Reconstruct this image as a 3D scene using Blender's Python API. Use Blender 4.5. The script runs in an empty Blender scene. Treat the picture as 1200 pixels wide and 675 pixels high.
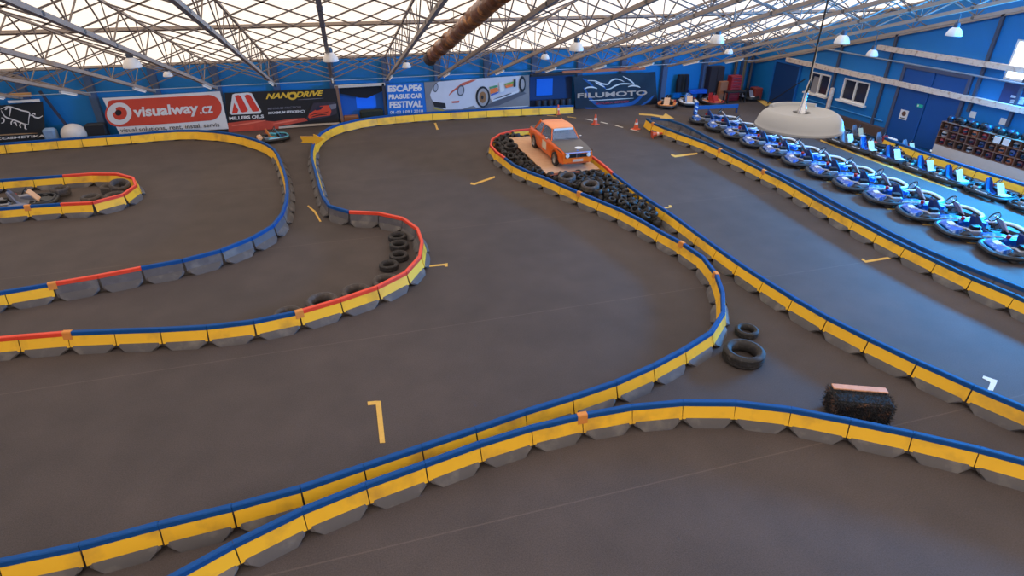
import bpy, bmesh, math, random
from mathutils import Vector, Matrix
random.seed(7)
C = bpy.context.scene.collection
PI = math.pi

# ------------------------------------------------------------------ materials
def lin(c):
    if isinstance(c, str):
        c = c.lstrip('#'); c = [int(c[i:i+2], 16)/255 for i in (0, 2, 4)]
    return tuple((x/12.92 if x <= .04045 else ((x+.055)/1.055)**2.4) for x in c) + (1,)

MATS = {}
def mat(name, col, rough=.6, metal=0, var=.0, scale=6, bump=0, bscale=40, emit=None, estr=0, alpha=1, spec=.5, dirt_or_highlight=None, dscale=3):
    if name in MATS: return MATS[name]
    m = bpy.data.materials.new(name); m.use_nodes = True
    nt = m.node_tree; N = nt.nodes; L = nt.links
    b = N['Principled BSDF']; c = lin(col)
    b.inputs['Base Color'].default_value = c
    b.inputs['Roughness'].default_value = rough; b.inputs['Metallic'].default_value = metal
    b.inputs['Specular IOR Level'].default_value = spec
    tc = N.new('ShaderNodeTexCoord')
    if var or dirt_or_highlight:
        n = N.new('ShaderNodeTexNoise'); n.inputs['Scale'].default_value = scale; n.inputs['Detail'].default_value = 4
        L.new(tc.outputs['Object'], n.inputs['Vector'])
        mx = N.new('ShaderNodeMixRGB'); mx.blend_type = 'MIX'
        mx.inputs[1].default_value = tuple(min(1, x*(1-var)) for x in c[:3])+(1,)
        mx.inputs[2].default_value = tuple(min(1, x*(1+var)) for x in c[:3])+(1,)
        L.new(n.outputs['Fac'], mx.inputs[0]); out = mx.outputs[0]
        if dirt_or_highlight:
            n2 = N.new('ShaderNodeTexNoise'); n2.inputs['Scale'].default_value = dscale; n2.inputs['Detail'].default_value = 6
            L.new(tc.outputs['Object'], n2.inputs['Vector'])
            r = N.new('ShaderNodeValToRGB'); r.color_ramp.elements[0].position = .52; r.color_ramp.elements[1].position = .72
            L.new(n2.outputs['Fac'], r.inputs[0])
            m2 = N.new('ShaderNodeMixRGB'); m2.inputs[2].default_value = lin(dirt_or_highlight)
            L.new(r.outputs[0], m2.inputs[0]); L.new(out, m2.inputs[1]); out = m2.outputs[0]
        L.new(out, b.inputs['Base Color'])
    if bump:
        n3 = N.new('ShaderNodeTexNoise'); n3.inputs['Scale'].default_value = bscale; n3.inputs['Detail'].default_value = 3
        L.new(tc.outputs['Object'], n3.inputs['Vector'])
        bp = N.new('ShaderNodeBump'); bp.inputs['Strength'].default_value = bump; bp.inputs['Distance'].default_value = .02
        L.new(n3.outputs['Fac'], bp.inputs['Height']); L.new(bp.outputs[0], b.inputs['Normal'])
    if emit:
        b.inputs['Emission Color'].default_value = lin(emit); b.inputs['Emission Strength'].default_value = estr
    if alpha < 1: b.inputs['Alpha'].default_value = alpha
    MATS[name] = m
    return m

# ------------------------------------------------------------------ mesh builder
class MB:
    def __init__(s): s.v = []; s.f = []
    def add(s, vs, fs):
        o = len(s.v); s.v += [tuple(v) for v in vs]; s.f += [[i+o for i in f] for f in fs]; return s
    def box(s, c, d, rz=0, ry=0, rx=0):
        M = Matrix.Translation(c) @ Matrix.Rotation(rz, 4, 'Z') @ Matrix.Rotation(ry, 4, 'Y') @ Matrix.Rotation(rx, 4, 'X')
        vs = [M @ Vector((x*d[0]/2, y*d[1]/2, z*d[2]/2)) for x in (-1, 1) for y in (-1, 1) for z in (-1, 1)]
        return s.add(vs, [(0,1,3,2),(4,6,7,5),(0,4,5,1),(2,3,7,6),(0,2,6,4),(1,5,7,3)])
    def rbox(s, c, d, r=.02, rz=0, ry=0, rx=0):
        """box with chamfered vertical and horizontal edges"""
        M = Matrix.Translation(c) @ Matrix.Rotation(rz, 4, 'Z') @ Matrix.Rotation(ry, 4, 'Y') @ Matrix.Rotation(rx, 4, 'X')
        x, y, z = d[0]/2, d[1]/2, d[2]/2; r = min(r, x*.9, y*.9, z*.9)
        def ring(ax, ay, q, zz): return [(ax, ay-q, zz), (ax-q, ay, zz), (-ax+q, ay, zz), (-ax, ay-q, zz), (-ax, -ay+q, zz), (-ax+q, -ay, zz), (ax-q, -ay, zz), (ax, -ay+q, zz)]
        R = [ring(x-r, y-r, r*.5, -z), ring(x, y, r, -z+r), ring(x, y, r, z-r), ring(x-r, y-r, r*.5, z)]
        vs = [M @ Vector(p) for q in R for p in q]; fs = []
        for k in range(3):
            for i in range(8): fs.append((k*8+i, k*8+(i+1) % 8, (k+1)*8+(i+1) % 8, (k+1)*8+i))
        fs += [tuple(range(7, -1, -1)), tuple(range(24, 32))]
        return s.add(vs, fs)
    def bar(s, p, q, w, h=None):
        p, q = Vector(p), Vector(q); h = h or w; d = (q-p)
        if d.length < 1e-6: return s
        d.normalize(); up = Vector((0, 0, 1)) if abs(d.z) < .99 else Vector((0, 1, 0))
        a = d.cross(up).normalized(); b = a.cross(d).normalized()
        vs = [e + a*i*w/2 + b*j*h/2 for e in (p, q) for i, j in ((-1,-1),(1,-1),(1,1),(-1,1))]
        return s.add(vs, [(3,2,1,0),(4,5,6,7),(0,1,5,4),(1,2,6,5),(2,3,7,6),(3,0,4,7)])
    def tube(s, pts, r, n=8, closed=False, cap=True):
        pts = [Vector(p) for p in pts]; m = len(pts); vs = []; fs = []
        rr = r if isinstance(r, (list, tuple)) else [r]*m
        prev = None
        for i in range(m):
            if closed: d = pts[(i+1) % m]-pts[i-1]
            else: d = pts[min(i+1, m-1)]-pts[max(i-1, 0)]
            d.normalize()
            if prev is None:
                up = Vector((0, 0, 1)) if abs(d.z) < .9 else Vector((0, 1, 0)); a = d.cross(up).normalized()
            else: a = (prev - d*prev.dot(d)).normalized()
            prev = a; b = d.cross(a)
            for k in range(n): t = 2*PI*k/n; vs.append(pts[i]+(a*math.cos(t)+b*math.sin(t))*rr[i])
        for i in range(m if closed else m-1):
            j = (i+1) % m
            for k in range(n): fs.append((i*n+k, i*n+(k+1) % n, j*n+(k+1) % n, j*n+k))
        if not closed and cap: fs += [tuple(range(n-1, -1, -1)), tuple(range((m-1)*n, m*n))]
        return s.add(vs, fs)
    def lathe(s, prof, n=20, M=None, closed=False):
        M = M or Matrix.Identity(4); vs = []; fs = []; m = len(prof)
        for r, z in prof:
            for k in range(n): t = 2*PI*k/n; vs.append(M @ Vector((r*math.cos(t), r*math.sin(t), z)))
        for i in range(m if closed else m-1):
            j = (i+1) % m
            for k in range(n): fs.append((i*n+k, i*n+(k+1) % n, j*n+(k+1) % n, j*n+k))
        if not closed:
            if prof[0][0] > 1e-4: fs.append(tuple(range(n-1, -1, -1)))
            if prof[-1][0] > 1e-4: fs.append(tuple(range((m-1)*n, m*n)))
        return s.add(vs, fs)
    def loft(s, secs, caps=True):
        n = len(secs[0]); vs = [p for q in secs for p in q]; fs = []
        for i in range(len(secs)-1):
            for k in range(n): fs.append((i*n+k, i*n+(k+1) % n, (i+1)*n+(k+1) % n, (i+1)*n+k))
        if caps: fs += [tuple(range(n-1, -1, -1)), tuple(range((len(secs)-1)*n, len(secs)*n))]
        return s.add(vs, fs)
    def prism(s, poly, z0, z1, f=None):
        f = f or (lambda x, y, z: (x, y, z)); n = len(poly)
        vs = [f(x, y, z0) for x, y in poly]+[f(x, y, z1) for x, y in poly]
        fs = [tuple(range(n-1, -1, -1)), tuple(range(n, 2*n))]+[(i, (i+1) % n, n+(i+1) % n, n+i) for i in range(n)]
        return s.add(vs, fs)
    def sphere(s, c, r, n=12, m=8, sc=(1, 1, 1)):
        pr = [(r*math.sin(PI*i/m), -r*math.cos(PI*i/m)) for i in range(m+1)]
        pr[0] = (1e-5, -r); pr[-1] = (1e-5, r)
        return s.lathe(pr, n, Matrix.Translation(c) @ Matrix.Diagonal((*sc, 1)))
    def mesh(s, name, m, smooth=None):
        me = bpy.data.meshes.new(name); me.from_pydata(s.v, [], s.f); me.update()
        bm = bmesh.new(); bm.from_mesh(me); bmesh.ops.recalc_face_normals(bm, faces=bm.faces); 
        if smooth is not None:
            for f in bm.faces: f.smooth = True
            for e in bm.edges:
                if len(e.link_faces) == 2 and e.calc_face_angle(0) > smooth: e.smooth = False
        bm.to_mesh(me); bm.free()
        if m: me.materials.append(m)
        return me
    def build(s, name, m, parent=None, smooth=.7):
        o = bpy.data.objects.new(name, s.mesh(name, m, smooth)); C.objects.link(o)
        if parent: o.parent = parent
        return o

def tag(o, label=None, cat=None, group=None, kind=None):
    if label: o['label'] = label
    if cat: o['category'] = cat
    if group: o['group'] = group
    if kind: o['kind'] = kind
    return o
def empty(name, loc, label, cat, rz=0, group=None):
    o = bpy.data.objects.new(name, None); C.objects.link(o); o.empty_display_size = .2
    o.location = loc; o.rotation_euler = (0, 0, rz)
    return tag(o, label, cat, group)
def struct(name, mb, m, smooth=.5):
    return tag(mb.build(name, m, None, smooth), kind='structure')
def copy_tree(root, loc, rz=None, label=None, scale=None):
    r = root.copy(); C.objects.link(r); r.location = loc
    if rz is not None: r.rotation_euler = (0, 0, rz)
    if scale: r.scale = scale
    if label: r['label'] = label
    for ch in root.children:
        c = ch.copy(); C.objects.link(c); c.parent = r
        for g in ch.children:
            d = g.copy(); C.objects.link(d); d.parent = c
    return r
ORD = ['first','second','third','fourth','fifth','sixth','seventh','eighth','ninth','tenth','eleventh','twelfth','thirteenth','fourteenth','fifteenth','sixteenth','seventeenth','eighteenth','nineteenth','twentieth']
# measured ground-plan positions (metres)
RUN_A=[(-5.79,6.87),(-5.18,6.80),(-4.87,6.78),(-4.22,6.79),(-3.50,6.88),(-3.12,6.91),(-2.91,6.93),(-2.26,6.92),(-1.62,6.97),(-0.96,7.08),(-0.36,7.22),(0.27,7.33),(0.92,7.43),(1.54,7.55),(2.17,7.66),(2.79,7.82),(3.43,7.85),(4.01,7.97),(4.71,8.11),(5.35,8.32),(5.94,8.55),(6.58,8.80),(7.16,9.04),(7.66,9.45),(8.05,9.96),(8.34,10.48),(8.67,11.12),(8.87,11.76),(9.01,12.41),(8.96,12.95),(8.80,13.66),(8.66,14.27),(8.56,15.04),(8.36,16.01),(8.02,16.94),(7.78,17.53),(7.26,18.96),(6.93,20.02),(6.48,20.91),(6.30,21.46),(6.28,22.27),(6.17,23.04),(6.07,24.01),(6.20,24.97),(6.66,25.88),(7.34,26.53),(8.08,26.80),(8.77,26.69)]
RUN_A2=[(9.16,26.33),(9.49,24.38),(9.62,22.68),(9.73,21.28),(9.62,19.73),(9.59,18.13),(9.58,16.73),(9.67,15.85),(9.68,14.72),(9.66,13.24),(9.67,11.89),(9.70,11.22),(9.76,10.56),(9.81,9.88),(9.90,9.28),(9.99,8.65),(10.19,8.02),(10.33,7.40),(10.55,6.79),(10.79,6.20),(10.99,5.59),(11.14,5.33),(11.45,4.68)]
RUN_B=[(-3.39,5.72),(-2.81,5.95),(-2.49,6.13),(-1.89,6.40),(-1.30,6.59),(-0.68,6.76),(-0.02,6.88),(0.63,7.01),(1.21,7.12),(1.90,7.27),(2.73,7.34),(3.17,7.34),(3.83,7.38),(4.51,7.32),(5.12,7.23),(5.81,7.08),(6.48,6.81),(6.96,6.58),(7.48,6.21),(8.04,5.81),(8.53,5.46),(9.09,5.05),(9.60,4.61),(9.85,4.36),(10.33,3.92)]
RUN_C=[(14.89,27.04),(14.64,26.74),(14.79,26.07),(14.83,25.27),(15.08,23.74),(15.31,22.48),(15.30,21.04),(15.31,19.78),(15.27,18.48),(15.29,17.22),(15.10,15.74),(14.98,14.31),(14.89,12.98),(14.81,11.73),(14.84,10.49),(14.87,9.22),(15.05,8.24),(15.09,7.32)]
RUN_C2=[(15.19,27.15),(15.72,26.90),(16.00,26.02),(16.01,24.63),(15.86,22.83),(15.80,21.35),(15.77,19.65),(15.64,18.26),(15.57,16.51),(15.40,14.68),(15.27,13.38),(15.14,11.58),(15.26,10.04),(15.55,8.62),(15.61,7.67)]
RUN_D=[(-8.53,13.14),(-7.58,13.05),(-6.77,12.98),(-6.15,12.90),(-5.31,12.71),(-4.67,12.57),(-4.08,12.43),(-3.37,12.31),(-2.72,12.26),(-2.07,12.29),(-1.55,12.38),(-0.28,12.84),(0.36,13.09),(1.31,13.84),(1.67,14.73),(1.83,15.65),(1.81,16.55),(1.57,17.31),(0.92,18.00),(0.20,18.25),(-0.46,18.48),(-0.79,19.32),(-0.97,20.67),(-1.15,23.06),(-1.31,25.01),(-1.28,26.36),(-1.11,28.03),(-0.65,29.41),(0.13,30.41),(1.45,31.12),(3.54,31.45),(6.42,31.37),(8.09,31.31),(12.45,30.92)]
RUN_E=[(-9.42,15.15),(-8.47,15.36),(-7.79,15.47),(-7.07,15.57),(-6.34,15.68),(-5.66,15.86),(-5.02,15.98),(-4.35,16.07),(-3.75,16.34),(-3.23,16.74),(-2.42,17.67),(-2.13,18.93),(-2.08,20.64),(-2.17,22.22),(-2.40,24.03),(-2.81,26.46),(-3.38,27.76),(-4.25,29.09),(-5.71,30.43),(-7.16,31.05),(-8.40,31.08),(-9.39,30.89),(-12.37,30.84),(-14.37,30.70),(-16.24,30.69)]
RUN_F=[(-13.78,25.09),(-12.20,25.05),(-10.65,25.02),(-10.00,24.99),(-9.30,24.99),(-8.63,24.96),(-8.04,24.52),(-7.60,24.06),(-7.30,23.48),(-7.32,22.24),(-7.74,21.74),(-8.33,21.42),(-8.99,21.71),(-9.63,21.79),(-10.22,21.77),(-10.94,21.78),(-12.34,21.80)]
RUN_G=[(23.12,20.73),(22.89,18.98),(22.84,16.34),(22.87,14.08),(22.79,12.35)]
ROW=[(18.63,26.62),(18.49,24.93),(18.64,23.46),(18.50,21.91),(18.40,20.49),(18.39,19.05),(18.50,17.55),(18.43,16.00),(18.42,14.56),(18.38,13.10),(18.41,11.79),(18.20,10.31)]
TRAIN=[(21.83,21.61),(21.94,20.42),(22.05,19.04),(21.85,17.47),(22.01,16.21),(22.09,14.61),(21.93,12.97)]
TRAINB=[(23.39,22.41),(23.44,21.00),(23.52,19.68)]
BAYS=[(18.68,28.17,19.17,28.03),(18.19,26.88,18.81,26.59),(17.99,25.19,18.94,24.81),(17.93,23.62,18.74,23.39),(17.79,22.08,18.62,21.76),(17.78,20.57,18.49,20.33),(17.70,19.07,18.43,18.81),(17.66,17.56,18.44,17.26),(17.70,16.15,18.40,15.87),(17.60,14.62,18.46,14.37),(17.60,13.22,18.23,12.88),(17.68,11.75,18.32,11.45)]
DASH=[(10.92,30.90,11.39,30.56),(11.88,30.28,12.23,29.93),(12.62,29.56,12.88,29.13),(13.15,28.72,13.34,28.28),(13.57,27.85,13.76,27.34),(13.98,26.92,14.20,26.42)]
CONES=[(11.59,30.98),(12.65,28.30),(14.23,26.84),(18.22,30.95)]
CONEF=[(14.51,25.16)]
MARKS={'one_a':[(-0.22,9.32),(-0.07,9.30),(0.03,9.27),(0.00,8.10),(-0.09,8.12),(-0.07,9.19),(-0.22,9.21)],'one_b':[(12.01,6.63),(12.14,6.43),(11.74,6.21),(11.66,6.26),(11.95,6.43),(11.92,6.58)],'c1':[(13.83,11.76),(13.82,11.62),(15.03,11.64),(14.96,11.54),(13.71,11.51),(13.74,11.70)],'c2':[(4.51,21.26),(4.63,21.17),(5.57,21.74),(5.53,21.54),(4.57,20.94),(4.44,21.08)],'c3':[(13.79,22.51),(13.84,22.29),(14.98,22.37),(14.87,22.16),(13.68,22.01),(13.66,22.34)],'c4':[(4.69,30.88),(4.82,30.94),(4.72,29.77),(4.76,29.58),(4.60,29.54),(4.69,30.60)],'c5':[(1.79,14.77),(2.29,14.75),(2.38,14.76),(2.34,14.55),(2.27,14.57),(2.26,14.65),(1.77,14.67)],'c6':[(10.28,16.92),(10.52,16.88),(10.59,17.03),(10.67,17.02),(10.63,16.83),(10.23,16.77)],'arr1':[(15.95,29.89),(16.50,29.63),(16.96,29.05),(17.40,29.56),(17.23,28.33),(16.34,28.46),(16.67,28.79),(16.31,29.28),(15.81,29.60)],'arr2':[(24.41,31.11),(24.78,30.88),(24.61,29.94),(23.86,29.56),(24.10,30.21)],'c7':[(-1.48,20.44),(-1.25,19.76),(-1.07,18.86),(-1.02,18.88),(-1.20,19.87),(-1.44,20.49)],'line':[(22.08,22.66),(22.01,20.89),(21.99,18.54),(21.93,16.48),(21.93,15.48),(21.81,15.34),(21.76,16.33),(21.74,18.34),(21.80,20.77),(21.90,22.46)]}
TY_near=[(7.60,8.51,0.87),(8.26,9.32,0.52)]
TY_hair=[(1.21,16.74,0.57),(1.19,16.11,0.58),(1.10,15.41,0.55),(0.76,14.89,0.54),(0.59,13.86,0.73),(-0.19,13.50,0.75),(-1.02,13.23,0.79),(-1.80,12.88,0.67)]
TY_isl=[(-9.97,23.88,0.67),(-8.29,23.73,0.74),(-7.90,23.38,0.74),(-8.63,22.60,0.68),(-7.86,22.55,0.77)]
TY_isC=[(15.70,26.93,0.39),(15.87,26.16,0.47),(15.92,25.27,0.50)]
TY_big=[(6.91,24.05,0.63),(7.78,19.61,0.63),(8.25,18.53,0.67)]
HEAPL=[(6.33,25.17),(7.26,26.55),(7.96,26.67),(7.44,20.96),(7.24,20.38),(6.74,21.50),(6.47,22.39),(6.32,23.67)]
HEAPF=[(7.27,20.47),(8.25,20.51),(9.44,20.38),(9.53,19.10),(9.58,17.58),(9.52,15.95),(9.36,15.25),(8.99,15.50),(8.69,16.42),(8.26,17.53),(7.72,18.95)]
HEAPB=[(7.84,26.55),(8.81,26.67),(8.52,26.03),(7.74,25.95)]
PLAT=[(7.50,25.94),(8.47,25.89),(9.57,20.64),(7.27,20.41)]
WHEELS=[(8.10,24.15),(8.10,21.45)]
BALE=[(8.18,6.81),(9.19,6.36)]
BALEB=[(7.94,6.64),(8.98,6.03)]
KARTX=[(-3.14,29.64)]
KARTW=[(-10.84,23.07)]
KARTC=[(18.28,31.01),(19.32,31.08),(20.48,30.86),(23.71,31.45)]
ARROW=[(-1.20,26.25)]
GATE=[(18.83,28.89),(21.18,28.64)]
MISC=[(23.19,31.85),(22.35,31.84),(22.28,32.64),(20.59,32.60),(-12.30,33.40),(-13.06,33.29)]
BN_bull=[(-15.88,0.13),(-13.05,0.26),(-12.62,1.91),(-15.24,1.81)]
BN_eye=[(-10.03,0.20),(-5.29,0.19),(-5.28,1.97),(-10.26,1.93)]
BN_oil=[(-5.32,0.02),(-0.03,0.06),(0.01,1.83),(-5.11,1.88)]
BN_fest=[(2.46,0.24),(4.48,0.25),(4.42,1.90),(2.52,1.91)]
BN_car=[(4.48,0.25),(10.20,0.33),(10.15,2.00),(4.46,1.90)]
BN_moto=[(12.97,-0.03),(18.08,0.01),(17.73,1.83),(12.72,1.81)]
BN_booth=[(0.10,0.03),(2.32,0.14),(2.38,1.92),(0.06,1.89)]
BN_recess=[(10.27,0.65),(12.68,0.65),(12.61,1.88),(10.25,1.82)]
BN_recb=[(10.76,0.80),(11.66,0.80),(11.63,1.66),(10.74,1.66)]
BN_bluebr=[(0.23,0.67),(1.99,0.73),(2.03,1.45),(0.33,1.46)]
LAMPS=[(-5.75,21.12,4.95,0.51),(-0.01,21.57,4.83,0.50),(8.58,21.30,4.90,0.52),(13.96,20.68,5.06,0.54),(-5.67,24.61,4.03,0.39),(2.86,25.06,3.92,0.44),(8.40,24.21,4.14,0.43),(17.63,25.06,3.91,0.47),(22.30,21.59,4.13,0.47),(21.05,22.12,4.69,0.76),(22.30,18.18,5.31,0.53)]
DUCT=[(4.23, 27.47, 3.7), (4.33, 15.74, 6.78)]
# ------------------------------------------------------------------ palette
YEL = mat('yellow_panel_paint', '#fdbf2a', .55, var=.06, scale=3, dirt_or_highlight='#cf9a34', dscale=1.6)
BLU = mat('blue_rail_paint', '#0c4a8c', .7, var=.15, scale=4, spec=.25)
TEAL = mat('weathered_blue_rail', '#1f4a72', .75, var=.25, scale=3, spec=.2)
RED = mat('red_rail_paint', '#e8452a', .5, var=.08, scale=4)
ORA = mat('orange_strap', '#dc8a3c', .6)
GRY = mat('grey_barrier_plastic', '#575252', .75, var=.18, scale=3, dirt_or_highlight='#706964', dscale=3)
DKG = mat('dark_scuffed_plastic', '#5c585c', .6, var=.25, scale=5, dirt_or_highlight='#7a7470', dscale=2)
RUB = mat('tyre_rubber', '#2b2828', .75, var=.25, scale=8, dirt_or_highlight='#4a4442', dscale=4)
RUB2 = mat('dusty_tyre_rubber', '#4c4542', .85, var=.25, scale=6, dirt_or_highlight='#665c55', dscale=4)
RUB3 = mat('dark_kart_tyre_rubber', '#262527', .6, var=.3, scale=8)
STEEL = mat('truss_steel_paint', '#9a8b80', .6, var=.15, scale=3)
STEEL2 = mat('web_steel_paint', '#75675f', .6, var=.15, scale=3)
WHITE = mat('white_paint', '#e6e2dc', .5)
BLACK = mat('black_plastic', '#18181a', .5)
MARKY = mat('yellow_floor_paint', '#d8aa52', .8, var=.15, scale=14)
MARKW = mat('white_floor_paint', '#d9d2c6', .8, var=.12, scale=14)
WALLB = mat('blue_wall_paint', '#0873bb', .55, var=.08, scale=.6)
WALLD = mat('dark_blue_gate_paint', '#054a8e', .5, var=.08, scale=1)
CHROME = mat('bright_metal', '#c8c8cc', .25, metal=1)
WOOD = mat('plywood', '#cfa27c', .7, var=.14, scale=5)
TAN = mat('pale_wrapped_beam', '#e0cdbd', .7, var=.1, scale=2.5, dirt_or_highlight='#b08a74', dscale=6)
CONE = mat('orange_cone_plastic', '#d9552f', .5)

# ------------------------------------------------------------------ hall shell
def zt(y, off): return 7.5 + (off - .2538*abs(y))/.9672
XL, XR, YB, YF = -21.0, 24.9, 32.7, -33.0
fm = mat('dark_asphalt', '#5c514d', .8, spec=.3, bump=.25, bscale=90)
nt = fm.node_tree; N = nt.nodes; L = nt.links; bs = N['Principled BSDF']
tc = N.new('ShaderNodeTexCoord')
def noise(sc, det=4, vec=None):
    n = N.new('ShaderNodeTexNoise'); n.inputs['Scale'].default_value = sc; n.inputs['Detail'].default_value = det
    L.new(vec or tc.outputs['Object'], n.inputs['Vector']); return n.outputs['Fac']
def ramp(x, a, ca, b, cb):
    r = N.new('ShaderNodeValToRGB'); e = r.color_ramp.elements
    e[0].position = a; e[0].color = ca; e[1].position = b; e[1].color = cb
    L.new(x, r.inputs[0]); return r.outputs[0]
def mixc(t, f, a, b):
    m = N.new('ShaderNodeMixRGB'); m.blend_type = t
    if isinstance(f, float): m.inputs[0].default_value = f
    else: L.new(f, m.inputs[0])
    for i, x in ((1, a), (2, b)):
        if isinstance(x, tuple): m.inputs[i].default_value = x
        else: L.new(x, m.inputs[i])
    return m.outputs[0]
base = ramp(noise(.16, 3), .3, lin('#4c4442'), .7, lin('#574d4a'))
base = mixc('MULTIPLY', .55, base, ramp(noise(1.1, 6), .3, (.72, .72, .73, 1), .75, (1.12, 1.1, 1.08, 1)))
base = mixc('MULTIPLY', .5, base, ramp(noise(45, 3), .3, (.62, .62, .62, 1), .7, (1.25, 1.25, 1.25, 1)))
sep = N.new('ShaderNodeSeparateXYZ'); L.new(tc.outputs['Object'], sep.inputs[0])
def seam(sock, period, phase, w):
    a = N.new('ShaderNodeMath'); a.operation = 'ADD'; a.inputs[1].default_value = phase; L.new(sock, a.inputs[0])
    m = N.new('ShaderNodeMath'); m.operation = 'PINGPONG'; m.inputs[1].default_value = period/2; L.new(a.outputs[0], m.inputs[0])
    c = N.new('ShaderNodeMath'); c.operation = 'LESS_THAN'; c.inputs[1].default_value = w; L.new(m.outputs[0], c.inputs[0]); return c.outputs[0]
sm = N.new('ShaderNodeMath'); sm.operation = 'MAXIMUM'
L.new(seam(sep.outputs['Y'], 5.6, 5.6*4-17.15, .012), sm.inputs[0]); sm.inputs[1].default_value = 0
f2 = N.new('ShaderNodeMath'); f2.operation = 'MULTIPLY'; f2.inputs[1].default_value = .16; L.new(sm.outputs[0], f2.inputs[0])
base = mixc('MIX', f2.outputs[0], base, lin('#8d7d72'))
L.new(base, bs.inputs['Base Color'])
struct('floor', MB().box(((XL+XR)/2, 0, -.1), (XR-XL+1, 67, .2)), fm)

# translucent membrane roof: two slopes meeting at the ridge
mem = mat('backlit_white_membrane', '#ece8e2', .8, emit='#fff0de', estr=1.22)
cb = MB()
for sgn in (1, -1):
    for k in range(1):
        y1 = sgn*(YB if sgn > 0 else -YF)
        cb.add([(XL-.3, 0, zt(0, 4.1)), (XR+.3, 0, zt(0, 4.1)), (XR+.3, y1, zt(y1, 4.1)), (XL-.3, y1, zt(y1, 4.1)),
                (XL-.3, 0, zt(0, 4.1)+.1), (XR+.3, 0, zt(0, 4.1)+.1), (XR+.3, y1, zt(y1, 4.1)+.1), (XL-.3, y1, zt(y1, 4.1)+.1)],
               [(0,1,2,3),(7,6,5,4),(0,4,5,1),(1,5,6,2),(2,6,7,3),(3,7,4,0)])
struct('ceiling', cb, mem)
# a strip of membrane left clear above the eave, then purlins
n_trim = [0]
def trim(mb, m, smooth=.5):
    n_trim[0] += 1; return struct('trim_%d' % n_trim[0], mb, m, smooth)
PUR = mat('purlin_paint', '#9a8b80', .7, var=.08)
for y in (32.0, 23.5, 15.2, 7.0):
    trim(MB().box(((XL+XR)/2, y, zt(y, 4.0)), (XR-XL, .3, .1), rx=-math.atan(.2538/.9672)), PUR)

hw = zt(YB, 4.1)
struct('wall_back', MB().box(((XL+XR)/2, YB+.1, hw/2), (XR-XL+.6, .2, hw)), WALLB)
struct('wall_front', MB().box(((XL+XR)/2, YF-.1, hw/2), (XR-XL+.6, .2, hw)), WALLB)
def gable(x, name, holes=()):
    mb = MB(); ys = sorted({YF, 0, YB, *[h[0] for h in holes], *[h[1] for h in holes]})
    for a, b in zip(ys, ys[1:]):
        spans = [(h[2], h[3]) for h in holes if h[0] <= a and h[1] >= b]; zs = 0.0
        for lo, hi in sorted(spans)+[(None, None)]:
            if lo is None: t0, t1 = zt(a, 4.1), zt(b, 4.1)
            else: t0 = t1 = lo
            s = .1 if x > 0 else -.1
            mb.add([(x, a, zs), (x, b, zs), (x, b, t1), (x, a, t0), (x+2*s, a, zs), (x+2*s, b, zs), (x+2*s, b, t1), (x+2*s, a, t0)],
                   [(0,1,2,3),(7,6,5,4),(0,4,5,1),(2,6,7,3),(1,5,6,2),(3,7,4,0)])
            zs = hi
    return struct(name, mb, WALLB)
WINS = [(26.25, 27.75, 1.1, 2.17), (23.7, 25.35, 1.17, 2.22)]
gable(XR, 'wall_right', [(a, b, c, d) for a, b, c, d in WINS] + [(9.2, 17.7, 3.42, 4.85)])
gable(XL, 'wall_left')

# right wall: two white-framed office windows, one bright high window, gate, office door
FRAME = mat('white_window_frame', '#ece6e0', .5)
PANE = mat('dark_office_glass', '#2c2f3c', .12, spec=.8, var=.4, scale=2)
SKYP = mat('daylight_window_pane', '#ffffff', .3, emit='#d4e8ff', estr=5)
for i, (a, b, c, d) in enumerate(WINS):
    mb = MB(); w = .07
    for y in (a+w/2, (a+b)/2, b-w/2): mb.box((XR+.03, y, (c+d)/2), (.12, w, d-c))
    for z in (c+w/2, d-w/2): mb.box((XR+.03, (a+b)/2, z), (.118, b-a, w))
    wf = struct('window_%d' % (i+1), mb, FRAME)
    MB().box((XR+.07, (a+b)/2, (c+d)/2), (.02, b-a-.02, d-c-.02)).build('pane', PANE, wf)
    MB().box((XR-.08, (a+b)/2, c-.03), (.26, b-a+.22, .07)).build('sill', FRAME, wf)
    if i == 0: MB().box((XR-.02, b-.5, c+.45), (.04, .4, .8), ry=.1).build('open_curtain', mat('grey_curtain', '#8c8788', .9), wf)
mb = MB()
for y in [9.2+8.5*k/4 for k in range(5)]: mb.box((XR+.08, min(max(y, 9.24), 17.66), 4.135), (.1, .08, 1.43))
for z in (3.46, 4.81): mb.box((XR+.08, 13.45, z), (.098, 8.5, .08))
wf = struct('window_3', mb, FRAME)
MB().box((XR+.12, 13.45, 4.135), (.03, 8.48, 1.41)).build('pane', SKYP, wf)

# gate
mb = MB()
for y in (18.86, 22.04): mb.box((XR-.06, y, 1.66), (.12, .14, 3.32))
mb.box((XR-.06, 20.45, 3.27), (.118, 3.3, .14))
gt = struct('door_1', mb, mat('gate_frame_paint', '#4a4f66', .6))
for y in (19.68, 21.22): MB().rbox((XR-.05, y, 1.65), (.06, 1.5, 3.1), .02).build('gate_leaf', WALLD, gt)
MB().box((XR-.06, 22.0-.35, .11), (.08, .75, .07)).build('gap_light_strip', mat('lit_gap', '#dfe8f2', .4, emit='#dfeeff', estr=.5), gt)  # glowing strips stand in for the white light under the gate
MB().box((XR-.06, 19.2, .11), (.08, .6, .07)).build('gap_light_strip', MATS['lit_gap'], gt)
mb = MB()
for y in (28.55, 30.65): mb.box((XR-.05, y, 1.15), (.1, .12, 2.3))
mb.box((XR-.05, 29.6, 2.32), (.098, 2.2, .12))
dr = struct('door_2', mb, mat('office_door_frame', '#1464b4', .5))
MB().box((XR-.03, 29.6, 1.14), (.05, 1.98, 2.24)).build('door_leaf', mat('navy_door_paint', '#08386f', .5), dr)
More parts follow.
